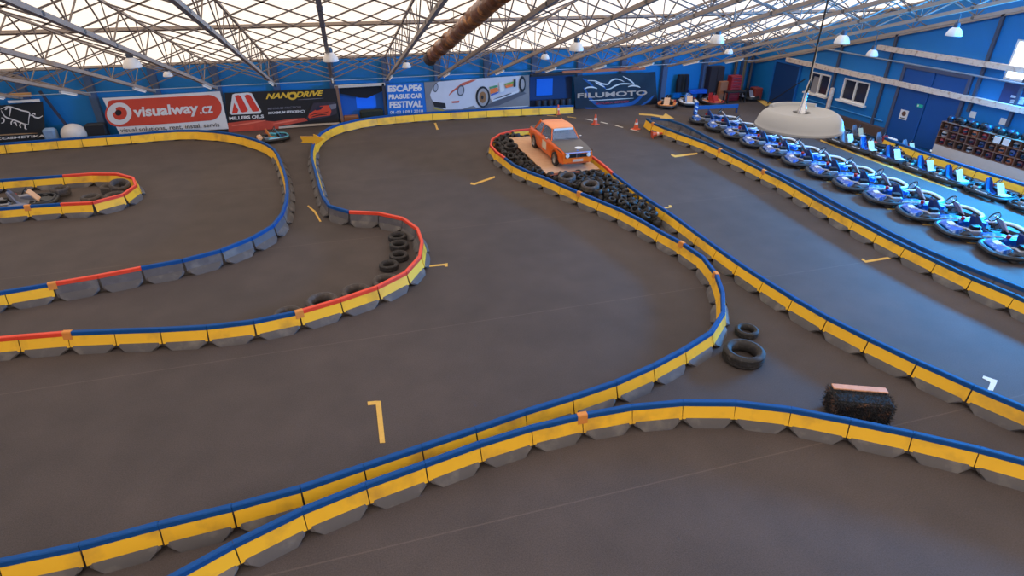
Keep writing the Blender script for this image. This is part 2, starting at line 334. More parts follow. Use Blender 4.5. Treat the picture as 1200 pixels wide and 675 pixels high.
MB().box((XR-.07, 29.05, 2.44), (.06, .5, .06)).build('lit_strip', mat('door_light', '#39b4ff', .3, emit='#39b4ff', estr=.9), dr)

# painted posts and long pale beams of the right wall
POST = mat('wall_post_paint', '#3f4a60', .6, var=.1)
for y, z0 in ((26.0, 0), (22.95, 0), (18.5, 2.0), (16.8, 1.8)):
    trim(MB().box((XR-.05, y, (z0+zt(y, 2.95))/2), (.1, .13, zt(y, 2.95)-z0)), POST)
trim(MB().box((XR-.11, 19.8, 2.5), (.22, 19.8, .21)), TAN)
trim(MB().box((XR-.11, 15.3, 3.85), (.22, 16.9, .2)), TAN)
trim(MB().tube([(XR-.1, 27.5, 3.37), (XR-.1, 20, 3.38), (XR-.1, 8, 3.38)], .04), mat('grey_pipe', '#8a97a8', .5))
trim(MB().box((XR-.12, 24.6, .22), (.24, 5.0, .44)), mat('brown_ledge', '#5a443c', .7, var=.2))
trim(MB().tube([(XR-.05, 22.4, .72), (XR-.05, 28, .74)], .03), mat('light_blue_pipe', '#3d8fd0', .5))
# sloping edge beam along the right wall
dz = math.atan2(.2538, .9672)
trim(MB().bar((XR-.05, 32.5, zt(32.5, 2.9)), (XR-.05, 2, zt(2, 2.9)), .1, .14), STEEL)

# columns of the back wall
COL = mat('column_paint', '#43597c', .7, var=.12)
TX = [-.09+2.69*k for k in range(-7, 10)]
for i, x in enumerate(TX):
    trim(MB().box((x, YB-.14, 1.55), (.3, .26, 3.1)), COL)

# ------------------------------------------------------------------ roof trusses
def chord_pt(x, y, off): return (x, y, zt(y, off))
Y0, Y1 = 0.6, 32.2
for i, x in enumerate(TX):
    side = 'left' if x < -.5 else 'right'
    root = empty('roof_truss', (x, Y1, zt(Y1, 2.893)), '%s sloping steel lattice roof truss counted from the left wall of the hall' % ORD[i], 'roof truss', group='sloping roof trusses')
    o = Vector(root.location); R = lambda p: tuple(Vector(p)-o)
    MB().bar(R(chord_pt(x, Y1, 2.893)), R(chord_pt(x, Y0, 2.893)), .115, .12).build('bottom_chord', STEEL, root)
    MB().bar(R(chord_pt(x, Y1, 3.93)), R(chord_pt(x, Y0, 3.93)), .07, .07).build('top_chord', STEEL, root)
    n = 24; ys = [Y1-(Y1-Y0)*k/n for k in range(n+1)]
    for k in range(n):
        a, b = (2.93, 3.9) if k % 2 == 0 else (3.9, 2.93)
        MB().bar(R(chord_pt(x, ys[k], a)), R(chord_pt(x, ys[k+1], b)), .032).build('web_bar', STEEL2, root)
        if k % 2 == 0 and k: MB().bar(R(chord_pt(x, ys[k], 2.93)), R(chord_pt(x, ys[k], 3.9)), .026).build('web_post', STEEL2, root)
    for k in range(3):
        y = 15.1+2*k
        MB().rbox(R((x, y, zt(y, 2.9))), (.14, .16, .14), .03).build('joint_box', mat('joint_grey', '#5c5856', .6), root)
# crossing braces between neighbouring trusses, one row per station up the slope
ST = [31.0, 29.0, 27.0, 25.0, 23.0, 21.0, 19.0, 17.0, 15.0, 13.0, 11.0, 9.0]
for j, y in enumerate(ST):
    root = empty('cross_bracing_row', (TX[0], y, zt(y, 2.893)), '%s row of crossed thin steel bars between the roof trusses, counted from the back wall' % ORD[j], 'bracing', group='rows of crossed roof bracing')
    o = Vector(root.location); R = lambda p: tuple(Vector(p)-o)
    for a, b in zip(TX, TX[1:]):
        for s, t in ((2.95, 3.88), (3.88, 2.95)):
            MB().bar(R(chord_pt(a, y, s)), R(chord_pt(b, y, t)), .04).build('brace_bar', STEEL2, root)
mb = MB().tube([(TX[0], 31.2, 2.3), (TX[-1], 31.2, 2.3)], .018, 6)
tag(mb.build('tie_cable', mat('pale_cable', '#93a3b8', .5)), 'thin pale horizontal cable running along the back wall under the truss ends', 'cable')

# fluorescent battens under the lower ends of the trusses
for i, x in enumerate(TX[1:-1]):
    o = empty('tube_light', (x+.02, 29.9, zt(29.9, 2.893)-.11), 'white tube light under the lower end of the %s roof truss from the left wall' % ORD[i+1], 'light', group='tube lights at the truss ends')
    sl = .2538/.9672
    MB().bar((0, -.75, .75*sl), (0, .75, -.75*sl), .1, .07).build('housing', mat('batten_housing', '#cdc6bf', .5), o)
    MB().tube([(0, -.7, .7*sl-.05), (0, .7, -.7*sl-.05)], .022).build('tube', mat('lamp_tube', '#f2ece4', .3, emit='#fff4e4', estr=.3), o)

# bronze foil duct hanging in the roof
d0, d1 = Vector((4.23, 27.6, 3.68)), Vector((4.36, 9.0, 8.56))
pts = [d0.lerp(d1, t/90) for t in range(91)]
rr = [.26+random.uniform(-.035, .035)+.03*math.sin(t*2.1) for t in range(91)]
foil = mat('bronze_foil', '#7a4a2c', .4, metal=.0, var=.6, scale=5, bump=1.0, bscale=8, dirt_or_highlight='#f0aa66', dscale=3.6)  # orange patches put the foil's highlights into its colour
du = empty('foil_duct', d0, 'long crinkled bronze foil duct sloping up through the roof trusses', 'duct')
MB().tube([p-d0 for p in pts], rr, 14).build('foil_sleeve', foil, du, 1.2)
MB().tube([Vector((0, .2, -.1)), Vector((0, 0, 0)), (d1-d0)*.04], .3, 14).build('end_collar', mat('dark_collar', '#4a3d38', .7), du)
MB().tube([d+Vector((0, 0, .3)) for d in ((d1-d0)*.3, (d1-d0)*.3+Vector((0, 0, .9)))], .012, 6).build('hanger_wire', STEEL2, du)
MB().tube([d+Vector((0, 0, .3)) for d in ((d1-d0)*.7, (d1-d0)*.7+Vector((0, 0, .9)))], .012, 6).build('hanger_wire', STEEL2, du)

# ------------------------------------------------------------------ barriers
def smooth_run(P, closed=False):
    P = [Vector((*p, 0)) for p in P]; D = []
    for i in range(len(P)-1):
        p0, p1, p2, p3 = P[max(i-1, 0)], P[i], P[i+1], P[min(i+2, len(P)-1)]
        n = max(2, int((p2-p1).length/.08))
        for k in range(n):
            t = k/n; t2, t3 = t*t, t*t*t
            D.append(.5*((2*p1)+(p2-p0)*t+(2*p0-5*p1+4*p2-p3)*t2+(3*p1-p0-3*p2+p3)*t3))
    D.append(P[-1])
    for _ in range(2):
        w = 6; S = [0]
        E = []
        for i in range(len(D)):
            k = min(w, i, len(D)-1-i); q = D[i-k:i+k+1]
            s = Vector((0, 0, 0))
            for a in q: s += a
            E.append(s/len(q))
        D = E
    return D
def arc(D):
    s = [0.0]
    for a, b in zip(D, D[1:]): s.append(s[-1]+(b-a).length)
    return s
def at_s(D, S, x):
    x = max(0, min(S[-1], x)); lo, hi = 0, len(S)-1
    while hi-lo > 1:
        m = (lo+hi)//2
        if S[m] <= x: lo = m
        else: hi = m
    t = (x-S[lo])/max(1e-9, S[hi]-S[lo]); return D[lo].lerp(D[hi], t)
def near_s(D, S, p):
    p = Vector((*p, 0)); i = min(range(len(D)), key=lambda k: (D[k]-p).length); return S[i]

def barrier(label, run, red=(), sides=lambda f: 'R', straps=(), mod=.98, top=BLU, pre=(), post=()):
    """one continuous run of bolted modules: foot blocks, side panels and a rail of caps"""
    D = smooth_run([*pre, *run, *post]); S = arc(D); n = max(1, round(S[-1]/mod)); st = S[-1]/n
    K = [at_s(D, S, i*st) for i in range(n+1)]
    root = empty('track_barrier', K[0], label, 'barrier'); o = Vector(root.location)
    reds = [(near_s(D, S, run[a]), near_s(D, S, run[b])) for a, b in red]
    strap_i = {round(near_s(D, S, p)/st) for p in straps}
    for i in range(n):
        a, b = K[i]-o, K[i+1]-o; d = b-a; ln = d.length
        if ln < .05: continue
        d.normalize(); nrm = Vector((d.y, -d.x, 0)); mid = (a+b)/2       # nrm points to the right of travel
        f = lambda x, t, z: mid + d*x + nrm*t + Vector((0, 0, z))
        far = (mid+o).y > 26.5; fw_ = .6 if far else 1; h = ln/2-.012; mb = MB(); jl = random.uniform(-.015, .015)
        def ring(l, w, z, c): return [f(l-c, w, z), f(-l+c, w, z), f(-l, w-c*.8, z), f(-l, -w+c*.8, z), f(-l+c, -w, z), f(l-c, -w, z), f(l, -w+c*.8, z), f(l, w-c*.8, z)]
        mb.loft([ring(h*.7, .22*fw_, 0, .06), ring(h*.93, .175*fw_, .085, .06), ring(h*.97, .11*fw_, .15, .05), ring(h*.97, .055, .19, .02), ring(h*.97, .032, .4, .01)])
        mb.add([f(x, t, z) for x in (-ln/2, ln/2) for t, z in ((-.03, .005), (.03, .005), (.03, .38), (-.03, .38))], [(3,2,1,0),(4,5,6,7),(0,1,5,4),(1,2,6,5),(2,3,7,6),(3,0,4,7)])
        mb.build('foot_block', GRY, root, .4)
        sd = sides((i+.5)/n); zl = .05 if (mid+o).y > 26.5 else .125
        for s, c in ((1, 'R'), (-1, 'L')):
            if c in sd:
                q = MB()
                q.add([f(x, s*t, z) for x in (-h, h) for t, z in ((.025, .385), (.042, .385), (.11+(.145-zl)*.3, zl+jl*.6), (.09+(.145-zl)*.3, zl+jl*.6))],
                      [(0,1,2,3),(7,6,5,4),(0,4,5,1),(1,5,6,2),(2,6,7,3),(3,7,4,0)])
                q.build('side_panel', YEL, root)
            else:
                q = MB()
                q.add([f(x, s*t, z) for x in (-h*.97, h*.97) for t, z in ((.02, .385), (.04, .385), (.1, .1), (.04, .1))],
                      [(0,1,2,3),(7,6,5,4),(0,4,5,1),(1,5,6,2),(2,6,7,3),(3,7,4,0)])
                q.build('scuffed_side', DKG, root)
        s0 = (i+.5)*st; cm = RED if any(lo <= s0 <= hi for lo, hi in reds) else top
        q = MB(); prof = [(.05, .375), (.046, .455), (.034, .47), (-.034, .47), (-.046, .455), (-.05, .375)]
        q.loft([[f(x, t, z) for t, z in prof] for x in (-ln/2+.003, ln/2-.003)])
        q.build('top_rail', cm, root, .4)
        if i in strap_i:
            q = MB(); prof = [(.075, .3), (.056, .46), (.04, .48), (-.04, .48), (-.056, .46), (-.075, .3)]
            q.loft([[f(x, t, z) for t, z in prof] for x in (-ln/2-.09, -ln/2+.09)])
            q.build('joint_strap', ORA, root, .4)
    return root
barrier('long yellow and blue barrier curving from the lower left round the orange car island', RUN_A, pre=[(-11, 7.2), (-8, 6.95)], red=[(40, 47)],
        sides=lambda f: 'RL' if f > .51 else 'R', straps=[RUN_A[29], RUN_A[27], RUN_A[35]])
barrier('yellow and blue barrier running from behind the orange car down to the right edge', RUN_A2, post=[(12.3, 2.7), (13.4, .8)], red=[(0, 4)], sides=lambda f: 'RL')
barrier('nearest barrier arching across the bottom of the picture, yellow panels under a blue rail', RUN_B, pre=[(-5.5, 4.3)], post=[(11.4, 2.6), (12.6, 1.2)], straps=[RUN_B[11]])
barrier('yellow fronted barrier on the track side of the kart parking lane', RUN_C, post=[(14.9, 5.2), (15, 2.5)], straps=[RUN_C[2], RUN_C[6], RUN_C[8]], top=TEAL)
barrier('blue topped barrier on the kart side of the parking lane, close behind the yellow one', RUN_C2, post=[(15.45, 5.4), (15.55, 2.5)], sides=lambda f: '', top=TEAL)
barrier('snaking barrier with a red railed hairpin at middle left, running to the back wall', RUN_D, pre=[(-14, 13.5), (-11, 13.15)], red=[(0, 2), (10, 19)], straps=[RUN_D[2], RUN_D[10]])
barrier('U shaped barrier at the left with unpanelled grey near side and yellow far side', RUN_E, pre=[(-14, 13.9), (-11.5, 14.4)], post=[(-19, 30.1)], red=[(3, 5)], sides=lambda f: 'LR' if f < .178 else 'L', straps=[RUN_E[2], RUN_E[3]])
barrier('small hairpin island barrier at the far left with red rail round its tip', RUN_F, pre=[(-17, 24.75)], post=[(-17, 21.5)], red=[(3, 13)], sides=lambda f: 'RL', straps=[RUN_F[14]])
barrier('yellow and blue barrier behind the second kart row, in front of the helmet rack', [(x+.35, y) for x, y in RUN_G], top=TEAL)

# floor markings
names = {'one_a': ('yellow painted figure 1 on the asphalt above the nearest barrier', MARKY), 'one_b': ('white painted figure 1 on the blue-lit asphalt at the right', MARKW),
 'c1': ('yellow painted hook mark beside the kart lane barrier', MARKY), 'c2': ('yellow painted tick mark left of the car island', MARKY), 'c3': ('yellow painted tick mark right of the orange car', MARKY),
 'c4': ('small yellow painted 1 near the back barrier', MARKY), 'c5': ('yellow painted tick beside the red railed hairpin', MARKY), 'c6': ('short yellow painted tick beside the tyre heap barrier', MARKY),
 'arr1': ('yellow painted arrow on the asphalt behind the tip of the kart lane barrier', MARKY), 'arr2': ('yellow painted arrow on the floor by the navy office door', MARKY),
 'c7': ('faint yellow curved paint line between the two left barriers', MARKY), 'line': ('long yellow line along the second kart row', MARKY)}
for k, poly in MARKS.items():
    if k == 'line': poly = [(x-.32, y) for x, y in poly]
    mb = MB().prism(poly, .002, .006)
    tag(mb.build('floor_marking', names[k][1]), names[k][0], 'floor marking')
def stripe(l, w, label, m, group):
    a, b = Vector((l[0], l[1], .004)), Vector((l[2], l[3], .004))
    tag(MB().bar(a, b, w, .004).build('floor_marking', m), label, 'floor marking', group)
for i, l in enumerate(DASH): stripe(l, .09, '%s pale dash of the broken line among the cones, counted from the back wall' % ORD[i], MARKW if i > 1 else MARKY, 'dashes of the broken line')
for i, l in enumerate(BAYS): stripe(l, .06, '%s yellow bay line of the kart parking, counted from the far end' % ORD[i], MARKY, 'kart bay lines')

# ------------------------------------------------------------------ tyres
def tyre_mesh(w, hole, n=24, groove=True):
    h = w/2
    prof = [(hole, -h*.6), (hole+.06, -h*.86), (hole+(1-hole)*.5, -h*1.03), (.93, -h*.9), (.985, -h*.68)]
    if groove: prof += [(.985, -h*.3), (.955, -h*.27), (.955, -h*.2), (.99, -h*.17), (.99, h*.17), (.955, h*.2), (.955, h*.27), (.985, h*.3)]
    prof += [(.985, h*.68), (.93, h*.9), (hole+(1-hole)*.5, h*1.03), (hole+.06, h*.86), (hole, h*.6), (hole-.03, 0)]
    return MB().lathe(prof, n, closed=True).mesh('tyre', RUB, .6)
T_CAR = tyre_mesh(.62, .6, 32); T_KART = tyre_mesh(.95, .52, 14, False)
def tyre(p, dia, label, m=None, group=None, me=T_CAR, rot=None, zw=.31):
    o = bpy.data.objects.new('tyre', me); C.objects.link(o)
    r = dia/2; o.scale = (r, r, r)
    o.location = (p[0], p[1], p[2] if len(p) > 2 else r*zw)
    o.rotation_euler = rot or (0, 0, random.uniform(0, 6))
    if m: o.material_slots[0].link = 'OBJECT'; o.material_slots[0].material = m
    return tag(o, label, 'tyre', group)
tyre(TY_near[0][:2], .87, 'largest loose tyre lying flat right of the barrier corner', RUB)
tyre(TY_near[1][:2], .52, 'smaller loose tyre lying just behind the largest loose tyre', RUB)
hl = ['dark tyre furthest back inside the red railed hairpin', 'second tyre from the back inside the red railed hairpin', 'third tyre from the back inside the red railed hairpin', 'black tyre at the front of the small cluster inside the hairpin',
      'grey tyre nearest the curve in the row along the red rail', 'second grey tyre from the curve along the red rail', 'third grey tyre from the curve along the red rail', 'leftmost grey tyre in the row behind the red and blue rail']
for i, t in enumerate(TY_hair): tyre(t[:2], t[2], hl[i], RUB if i < 4 else RUB2, 'tyres inside the hairpin')
il = ['thick tyre lying alone beside the parked bare kart in the left island', 'left tyre of the pair at the tip of the left island', 'right tyre of the pair at the tip of the left island', 'tyre behind the near red rail of the left island', 'half hidden tyre under the red rail at the left island tip']
for i, t in enumerate(TY_isl): tyre((t[0], t[1]-(.1 if i == 1 else 0), .2 if i != 2 else .34), t[2]*.92, il[i], RUB2, 'tyres in the left island', rot=(0, 0, 0) if i != 2 else (.28, .15, 0)).scale.z *= 1.45
cl = ['tyre nearest the tip inside the kart lane barrier', 'second tyre from the tip inside the kart lane barrier', 'third tyre from the tip inside the kart lane barrier']
for i, t in enumerate(((15.05, 25.6), (15.12, 24.6), (15.2, 23.6))): tyre(t, .5, cl[i], RUB, 'tyres inside the kart lane barrier')
bl = ['large tyre lying on the heap left of the plank platform', 'dusty large tyre in front of the plank platform, by the near barrier', 'largest dusty tyre in the heap in front of the platform']
for i, t in enumerate(TY_big): tyre((t[0], t[1], .42), .66 if i else .62, bl[i], RUB if i == 0 else RUB2, rot=(.12, -.1, 0))

def inside(p, poly):
    x, y = p; r = False
    for (x1, y1), (x2, y2) in zip(poly, poly[1:]+poly[:1]):
        if (y1 > y) != (y2 > y) and x < (x2-x1)*(y-y1)/(y2-y1)+x1: r = not r
    return r
def shrink(poly, d):
    cx = sum(p[0] for p in poly)/len(poly); cy = sum(p[1] for p in poly)/len(poly)
    out = []
    for x, y in poly:
        l = math.hypot(x-cx, y-cy); k = max(0, l-d)/l; out.append((cx+(x-cx)*k, cy+(y-cy)*k))
    return out
def heap(poly, sp, nmax, label, group, zs):
    pts = []; xs = [p[0] for p in poly]; ys = [p[1] for p in poly]
    for lay, z in enumerate(zs):
        got = []
        for _ in range(6000):
            p = (random.uniform(min(xs), max(xs)), random.uniform(min(ys), max(ys)))
            if not inside(p, poly) or (p[0] > 7.2 and 20.4 < p[1] < 26.0): continue
            if any((p[0]-q[0])**2+(p[1]-q[1])**2 < sp*sp for q in got): continue
            if any((p[0]-b[0])**2+(p[1]-b[1])**2 < .40**2 for b in TY_big) and lay > 0: continue
            got.append(p)
        pts += [(x, y, z+random.uniform(-.03, .05)) for x, y in got]
    pts = pts[:nmax]
    for p in pts:
        tilt = random.choice((0, .15, .3, .5, .8, 1.3))
        tyre(p, random.uniform(.27, .32), label, random.choice((RUB, RUB3, RUB3, RUB)), group, T_KART, (tilt*random.choice((-1, 1)), random.uniform(-.5, .5), random.uniform(0, 6.3)))
    return len(pts)
nl = heap(shrink(HEAPL, .12), .255, 105, 'small black kart tyre in the heap left of the plank platform', 'kart tyres heaped left of the platform', (.14, .31))
nf = heap(shrink(HEAPF, .18), .262, 185, 'small black kart tyre in the heap in front of the plank platform', 'kart tyres heaped in front of the platform', (.14, .33))
nb = heap(shrink(HEAPB, .08), .25, 10, 'small black kart tyre behind the plank platform', 'kart tyres behind the platform', (.14,))

# dark sheets added under the heaps to hide the floor between tyres
CR = mat('dark_gap_sheet', '#201f20', .9, var=.4, scale=12)
for poly, lab in ((HEAPL, 'added dark sheet under the tyre heap left of the platform'), (HEAPF, 'added dark sheet under the tyre heap in front of the platform')):
    tag(MB().prism(shrink(poly, .08), .003, .03).build('dark_gap_sheet', CR), lab, 'dark sheet', kind='stuff')
# ------------------------------------------------------------------ plank platform and orange car
pf = empty('plank_platform', (8.42, 23.25, 0), 'low plank platform of pale boards carrying the orange car', 'platform')
for k in range(26):
    y = -2.7+5.4*(k+.5)/26
    MB().rbox((random.uniform(-.02, .02), y, .3), (2.2, .198, .035), .006).build('board', WOOD, pf)
for x in (-1, -.35, .35, 1): MB().box((x, 0, .22), (.1, 5.3, .12)).build('bearer', mat('dark_timber', '#6a4a36', .8, var=.2), pf)
for y in (-2.62, 0, 2.62):
    for x in (-1, .0, 1): MB().box((x, y, .08), (.14, .14, .16)).build('foot', MATS['dark_timber'], pf)
tag(MB().rbox((0, 0, .02), (1.3, .2, .04), .01, rz=.06).build('loose_board', mat('red_brown_board', '#8a4a34', .8, var=.2)), 'loose red brown board lying on the tyres at the front of the platform', 'board').location = (7.95, 20.25, .36)

CARO = mat('orange_car_paint', '#f26a1a', .3, var=.05, scale=1.5)
CARR = mat('lit_orange_roof', '#fa965c', .4, var=.06, scale=2)  # paler copy of the body orange, top light put into the roof colour
CARH = mat('dull_grey_bonnet', '#5b534d', .5, var=.12, scale=3)
GLASS = mat('car_glass', '#8d95a0', .08, alpha=.38, spec=.8)
car = empty('orange_saloon_car', (8.6, 22.78, .3175), 'old orange two door saloon with grey bonnet parked on the plank platform', 'car', rz=-PI/2)
car.scale = (.97, .83, .9)
def sec(x, hw, zb, zl, zt_, tuck=.93):   # half width, bottom, belt, top of deck
    pts = [(hw*.62, zt_), (hw*.9, zt_-.012), (hw*.97, zl), (hw, zl-.05), (hw*1.0, zb+.32), (hw*.975, zb+.12), (hw*tuck, zb)]
    return [(x, y, z) for y, z in pts] + [(x, -y, z) for y, z in reversed(pts)]
secs = [sec(-2.2, .66, .36, .72, .76), sec(-2.14, .735, .28, .78, .83), sec(-1.9, .79, .25, .82, .88), sec(-1.2, .815, .22, .84, .905), sec(0, .825, .2, .85, .91), sec(.75, .82, .2, .85, .915), sec(1.3, .805, .22, .83, .9), sec(1.8, .78, .25, .8, .865), sec(2.1, .75, .28, .77, .83), sec(2.2, .72, .32, .74, .79)]
body = MB().loft(secs).build('body', CARO, car, .5)
AX = (1.35, -1.35)
cut = MB()
for x in AX:
    for s in (1, -1):
        cut.lathe([(.37, -.16), (.37, .16)], 24, Matrix.Translation((x, s*.78, .3)) @ Matrix.Rotation(PI/2, 4, 'X'))
co = cut.build('arch_cutter', None)
bmod = body.modifiers.new('b', 'BOOLEAN'); bmod.object = co; bmod.operation = 'DIFFERENCE'; bmod.solver = 'EXACT'
co.parent = car
bpy.context.view_layer.update()
dg = bpy.context.evaluated_depsgraph_get()
nm = bpy.data.meshes.new_from_object(body.evaluated_get(dg)); body.modifiers.clear(); body.data = nm
bpy.data.objects.remove(co)
if not nm.materials: nm.materials.append(CARO)
def deck(xs, name, m):
    vs = []; fs = []
    tab = [(-2.14, .735, .83), (-1.9, .79, .88), (-1.2, .815, .905), (0, .825, .91), (.75, .82, .915), (1.3, .805, .9), (1.8, .78, .865), (2.1, .75, .83), (2.2, .72, .79)]
    def it(x):
        for (a, w, z), (b, w2, z2) in zip(tab, tab[1:]):
            if a <= x <= b: t = (x-a)/(b-a); return w+(w2-w)*t, z+(z2-z)*t
    q = []
    for x in xs:
        w, z = it(x); q.append([(x, w*.9, z-.03), (x, w*.9, z+.003), (x, w*.6, z+.014), (x, -w*.6, z+.014), (x, -w*.9, z+.003), (x, -w*.9, z-.03)])
    return MB().loft(q).build(name, m, car, .5)
deck([.78, 1.0, 1.3, 1.6, 1.8, 2.0, 2.1, 2.19], 'bonnet', CARH)
deck([-2.13, -1.9, -1.6, -1.25], 'boot_lid', mat('dark_boot_paint', '#4a4542', .5))
# greenhouse: roof, pillars, glass
r0 = [(x, y, z) for x, y, z in ((-.98, .58, 1.37), (.2, .6, 1.385), (.42, .57, 1.355))]
rs = []
for x, w, z in ((-1.05, .52, 1.33), (-.95, .585, 1.365), (-.4, .61, 1.405), (.1, .605, 1.405), (.32, .58, 1.375), (.42, .54, 1.345)):
    rs.append([(x, w, z-.035), (x, w*.96, z), (x, w*.6, z+.028), (x, -w*.6, z+.028), (x, -w*.96, z), (x, -w, z-.035)])
MB().loft(rs).build('roof', CARR, car, .6)
MB().box((-.28, 0, .925), (2.0, 1.4, .03)).build('parcel_shelf', mat('dark_cabin', '#262425', .8), car)
pil = {'front': ((.76, .7, .92), (.4, .54, 1.35)), 'middle': ((-.35, .77, .92), (-.38, .6, 1.38)), 'rear': ((-1.42, .68, .92), (-.98, .54, 1.35))}
for k, (a, b) in pil.items():
    for s in (1, -1):
        w = .15 if k == 'rear' else .06
        MB().bar((a[0], s*a[1], a[2]-.03), (b[0], s*b[1], b[2]), .05, w).build('pillar', CARO, car)
def pane(name, pts, th=.01):
    pts = [Vector(p) for p in pts]; n = (pts[1]-pts[0]).cross(pts[2]-pts[0]).normalized()*th
    MB().add(pts+[p+n for p in pts], [(0,1,2,3),(7,6,5,4),(0,4,5,1),(1,5,6,2),(2,6,7,3),(3,7,4,0)]).build(name, GLASS, car)
pane('windscreen', [(.78, .66, .93), (.78, -.66, .93), (.42, -.52, 1.34), (.42, .52, 1.34)])
pane('rear_window', [(-1.42, -.62, .93), (-1.42, .62, .93), (-1.02, .5, 1.33), (-1.02, -.5, 1.33)])
for s in (1, -1):
    pane('side_window', [(.7, s*.71, .93), (-.32, s*.77, .93), (-.35, s*.605, 1.37), (.38, s*.56, 1.35)])
    pane('side_window', [(-.38, s*.77, .93), (-1.34, s*.7, .93), (-.98, s*.55, 1.35), (-.41, s*.605, 1.37)])
    MB().bar((2.12, s*.772, .79), (-2.1, s*.765, .8), .012, .035).build('trim_line', mat('dark_trim', '#33302e', .4), car)
MB().bar((.47, .48, 1.315), (.47, -.48, 1.315), .03, .075).build('white_sunstrip', WHITE, car)
for s in (1, -1):
    MB().rbox((-.25, s*.36, 1.0), (.14, .46, .5), .05, ry=-.25).build('seat_back', MATS['dark_cabin'], car)
MB().lathe([(.19+.014*math.cos(t), .014*math.sin(t)) for t in [2*PI*k/8 for k in range(8)]], 20, Matrix.Translation((.38, -.36, 1.02)) @ Matrix.Rotation(-1.1, 4, 'Y'), closed=True).build('steering_wheel', BLACK, car)
MB().bar((.8, .5, .945), (.78, .02, .985), .015).build('wiper', BLACK, car)
MB().bar((.8, -.1, .945), (.78, -.55, .985), .015).build('wiper', BLACK, car)
# nose
MB().box((2.185, 0, .64), (.05, 1.24, .15)).build('grille', mat('grille_black', '#131314', .4), car)
for y in (-.05, .05): MB().rbox((2.205, y, .655), (.04, .07, .2), .02).build('kidney_grille', CHROME, car)
for s in (1, -1):
    MB().lathe([(.1, 0), (.1, .03), (.085, .05), (1e-4, .06)], 18, Matrix.Translation((2.18, s*.52, .65)) @ Matrix.Rotation(PI/2, 4, 'Y')).build('headlamp', mat('lamp_glass', '#d6d2cc', .15), car)
    MB().rbox((2.1, s*.66, .72), (.2, .1, .05), .02).build('corner_lamp', mat('amber', '#e0a040', .3), car)
MB().bar((2.215, .62, .775), (2.215, -.62, .775), .03, .035).build('nose_edge_trim', mat('blue_white_trim', '#a9b9e6', .3), car)
MB().box((2.21, 0, .44), (.02, .52, .11)).build('number_plate', mat('plate', '#d8a98c', .5), car)
MB().box((2.19, 0, .33), (.04, 1.1, .06)).build('front_lip', mat('shadow_orange', '#b8480f', .5), car)
MB().lathe([(.16, 0), (.16, .004), (1e-4, .005)], 22, Matrix.Translation((1.88, .18, .872)) @ Matrix.Rotation(.11, 4, 'Y') @ Matrix.Diagonal((.75, 1.25, 1, 1))).build('round_bonnet_sticker', WHITE, car)
em = MB().lathe([(.042, 0), (.042, .008), (1e-4, .009)], 14, Matrix.Translation((2.13, 0, .832)) @ Matrix.Rotation(.4, 4, 'Y')).build('nose_badge', mat('badge_blue', '#2a62c0', .3), car)
for s in (1, -1): MB().box((.15, s*.83, .58), (.5, .012, .36)).build('number_square', mat('cream_sticker', '#e6d6be', .5), car)
for s in (1, -1): MB().rbox((.55, s*.87, .97), (.1, .12, .08), .02).build('door_mirror', CHROME, car)
for s in (1, -1): MB().rbox((-2.2, s*.5, .62), (.05, .2, .14), .02).build('tail_lamp', mat('tail_red', '#8f1a14', .3), car)
MB().bar((-2.24, .72, .5), (-2.24, -.72, .5), .06, .09).build('rear_bumper', CHROME, car)
for x in AX:
    for s in (1, -1):
        M = Matrix.Translation((x, s*.74, .3)) @ Matrix.Rotation(-s*PI/2, 4, 'X')
        wh = MB().lathe([(.19, -.09), (.27, -.1), (.3, -.07), (.3, .06), (.27, .09), (.2, .085), (.18, .05)], 26, M, closed=True).build('wheel', RUB, car)
        rim = MB().lathe([(.2, .02), (.2, .07), (.17, .06), (.15, .03), (.06, .045), (.05, .07), (1e-4, .075)], 20, M).build('rim', mat('alloy_rim', '#a9a39d', .3, metal=.7), wh)

# ------------------------------------------------------------------ karts
KBLUE = mat('kart_blue', '#0a52a8', .3, var=.4, scale=5, dirt_or_highlight='#b4cce8', dscale=7)
KWHT = mat('kart_white', '#e4e2e0', .35)
KBEI = mat('kart_beige', '#d9c4b4', .5)
KGRY = mat('kart_grey', '#7e7f8c', .4)
KSEAT = mat('kart_seat_blue', '#163f70', .5)
KNAV = mat('kart_navy', '#26345e', .4)
KRED = mat('kart_red', '#b52a26', .4)
KCRM = mat('kart_cream', '#e6b184', .4)
KORA = mat('kart_orange', '#d8813c', .4)
KDRK = mat('kart_black', '#202124', .5)
ALU = mat('engine_metal', '#9a9a9e', .35, metal=.6)
def sup(a, b, z, n=36, e=3.4):
    out = []
    for k in range(n):
        t = 2*PI*k/n; c, s = math.cos(t), math.sin(t)
        out.append((a*math.copysign(abs(c)**(2/e), c), b*math.copysign(abs(s)**(2/e), s), z))
    return out
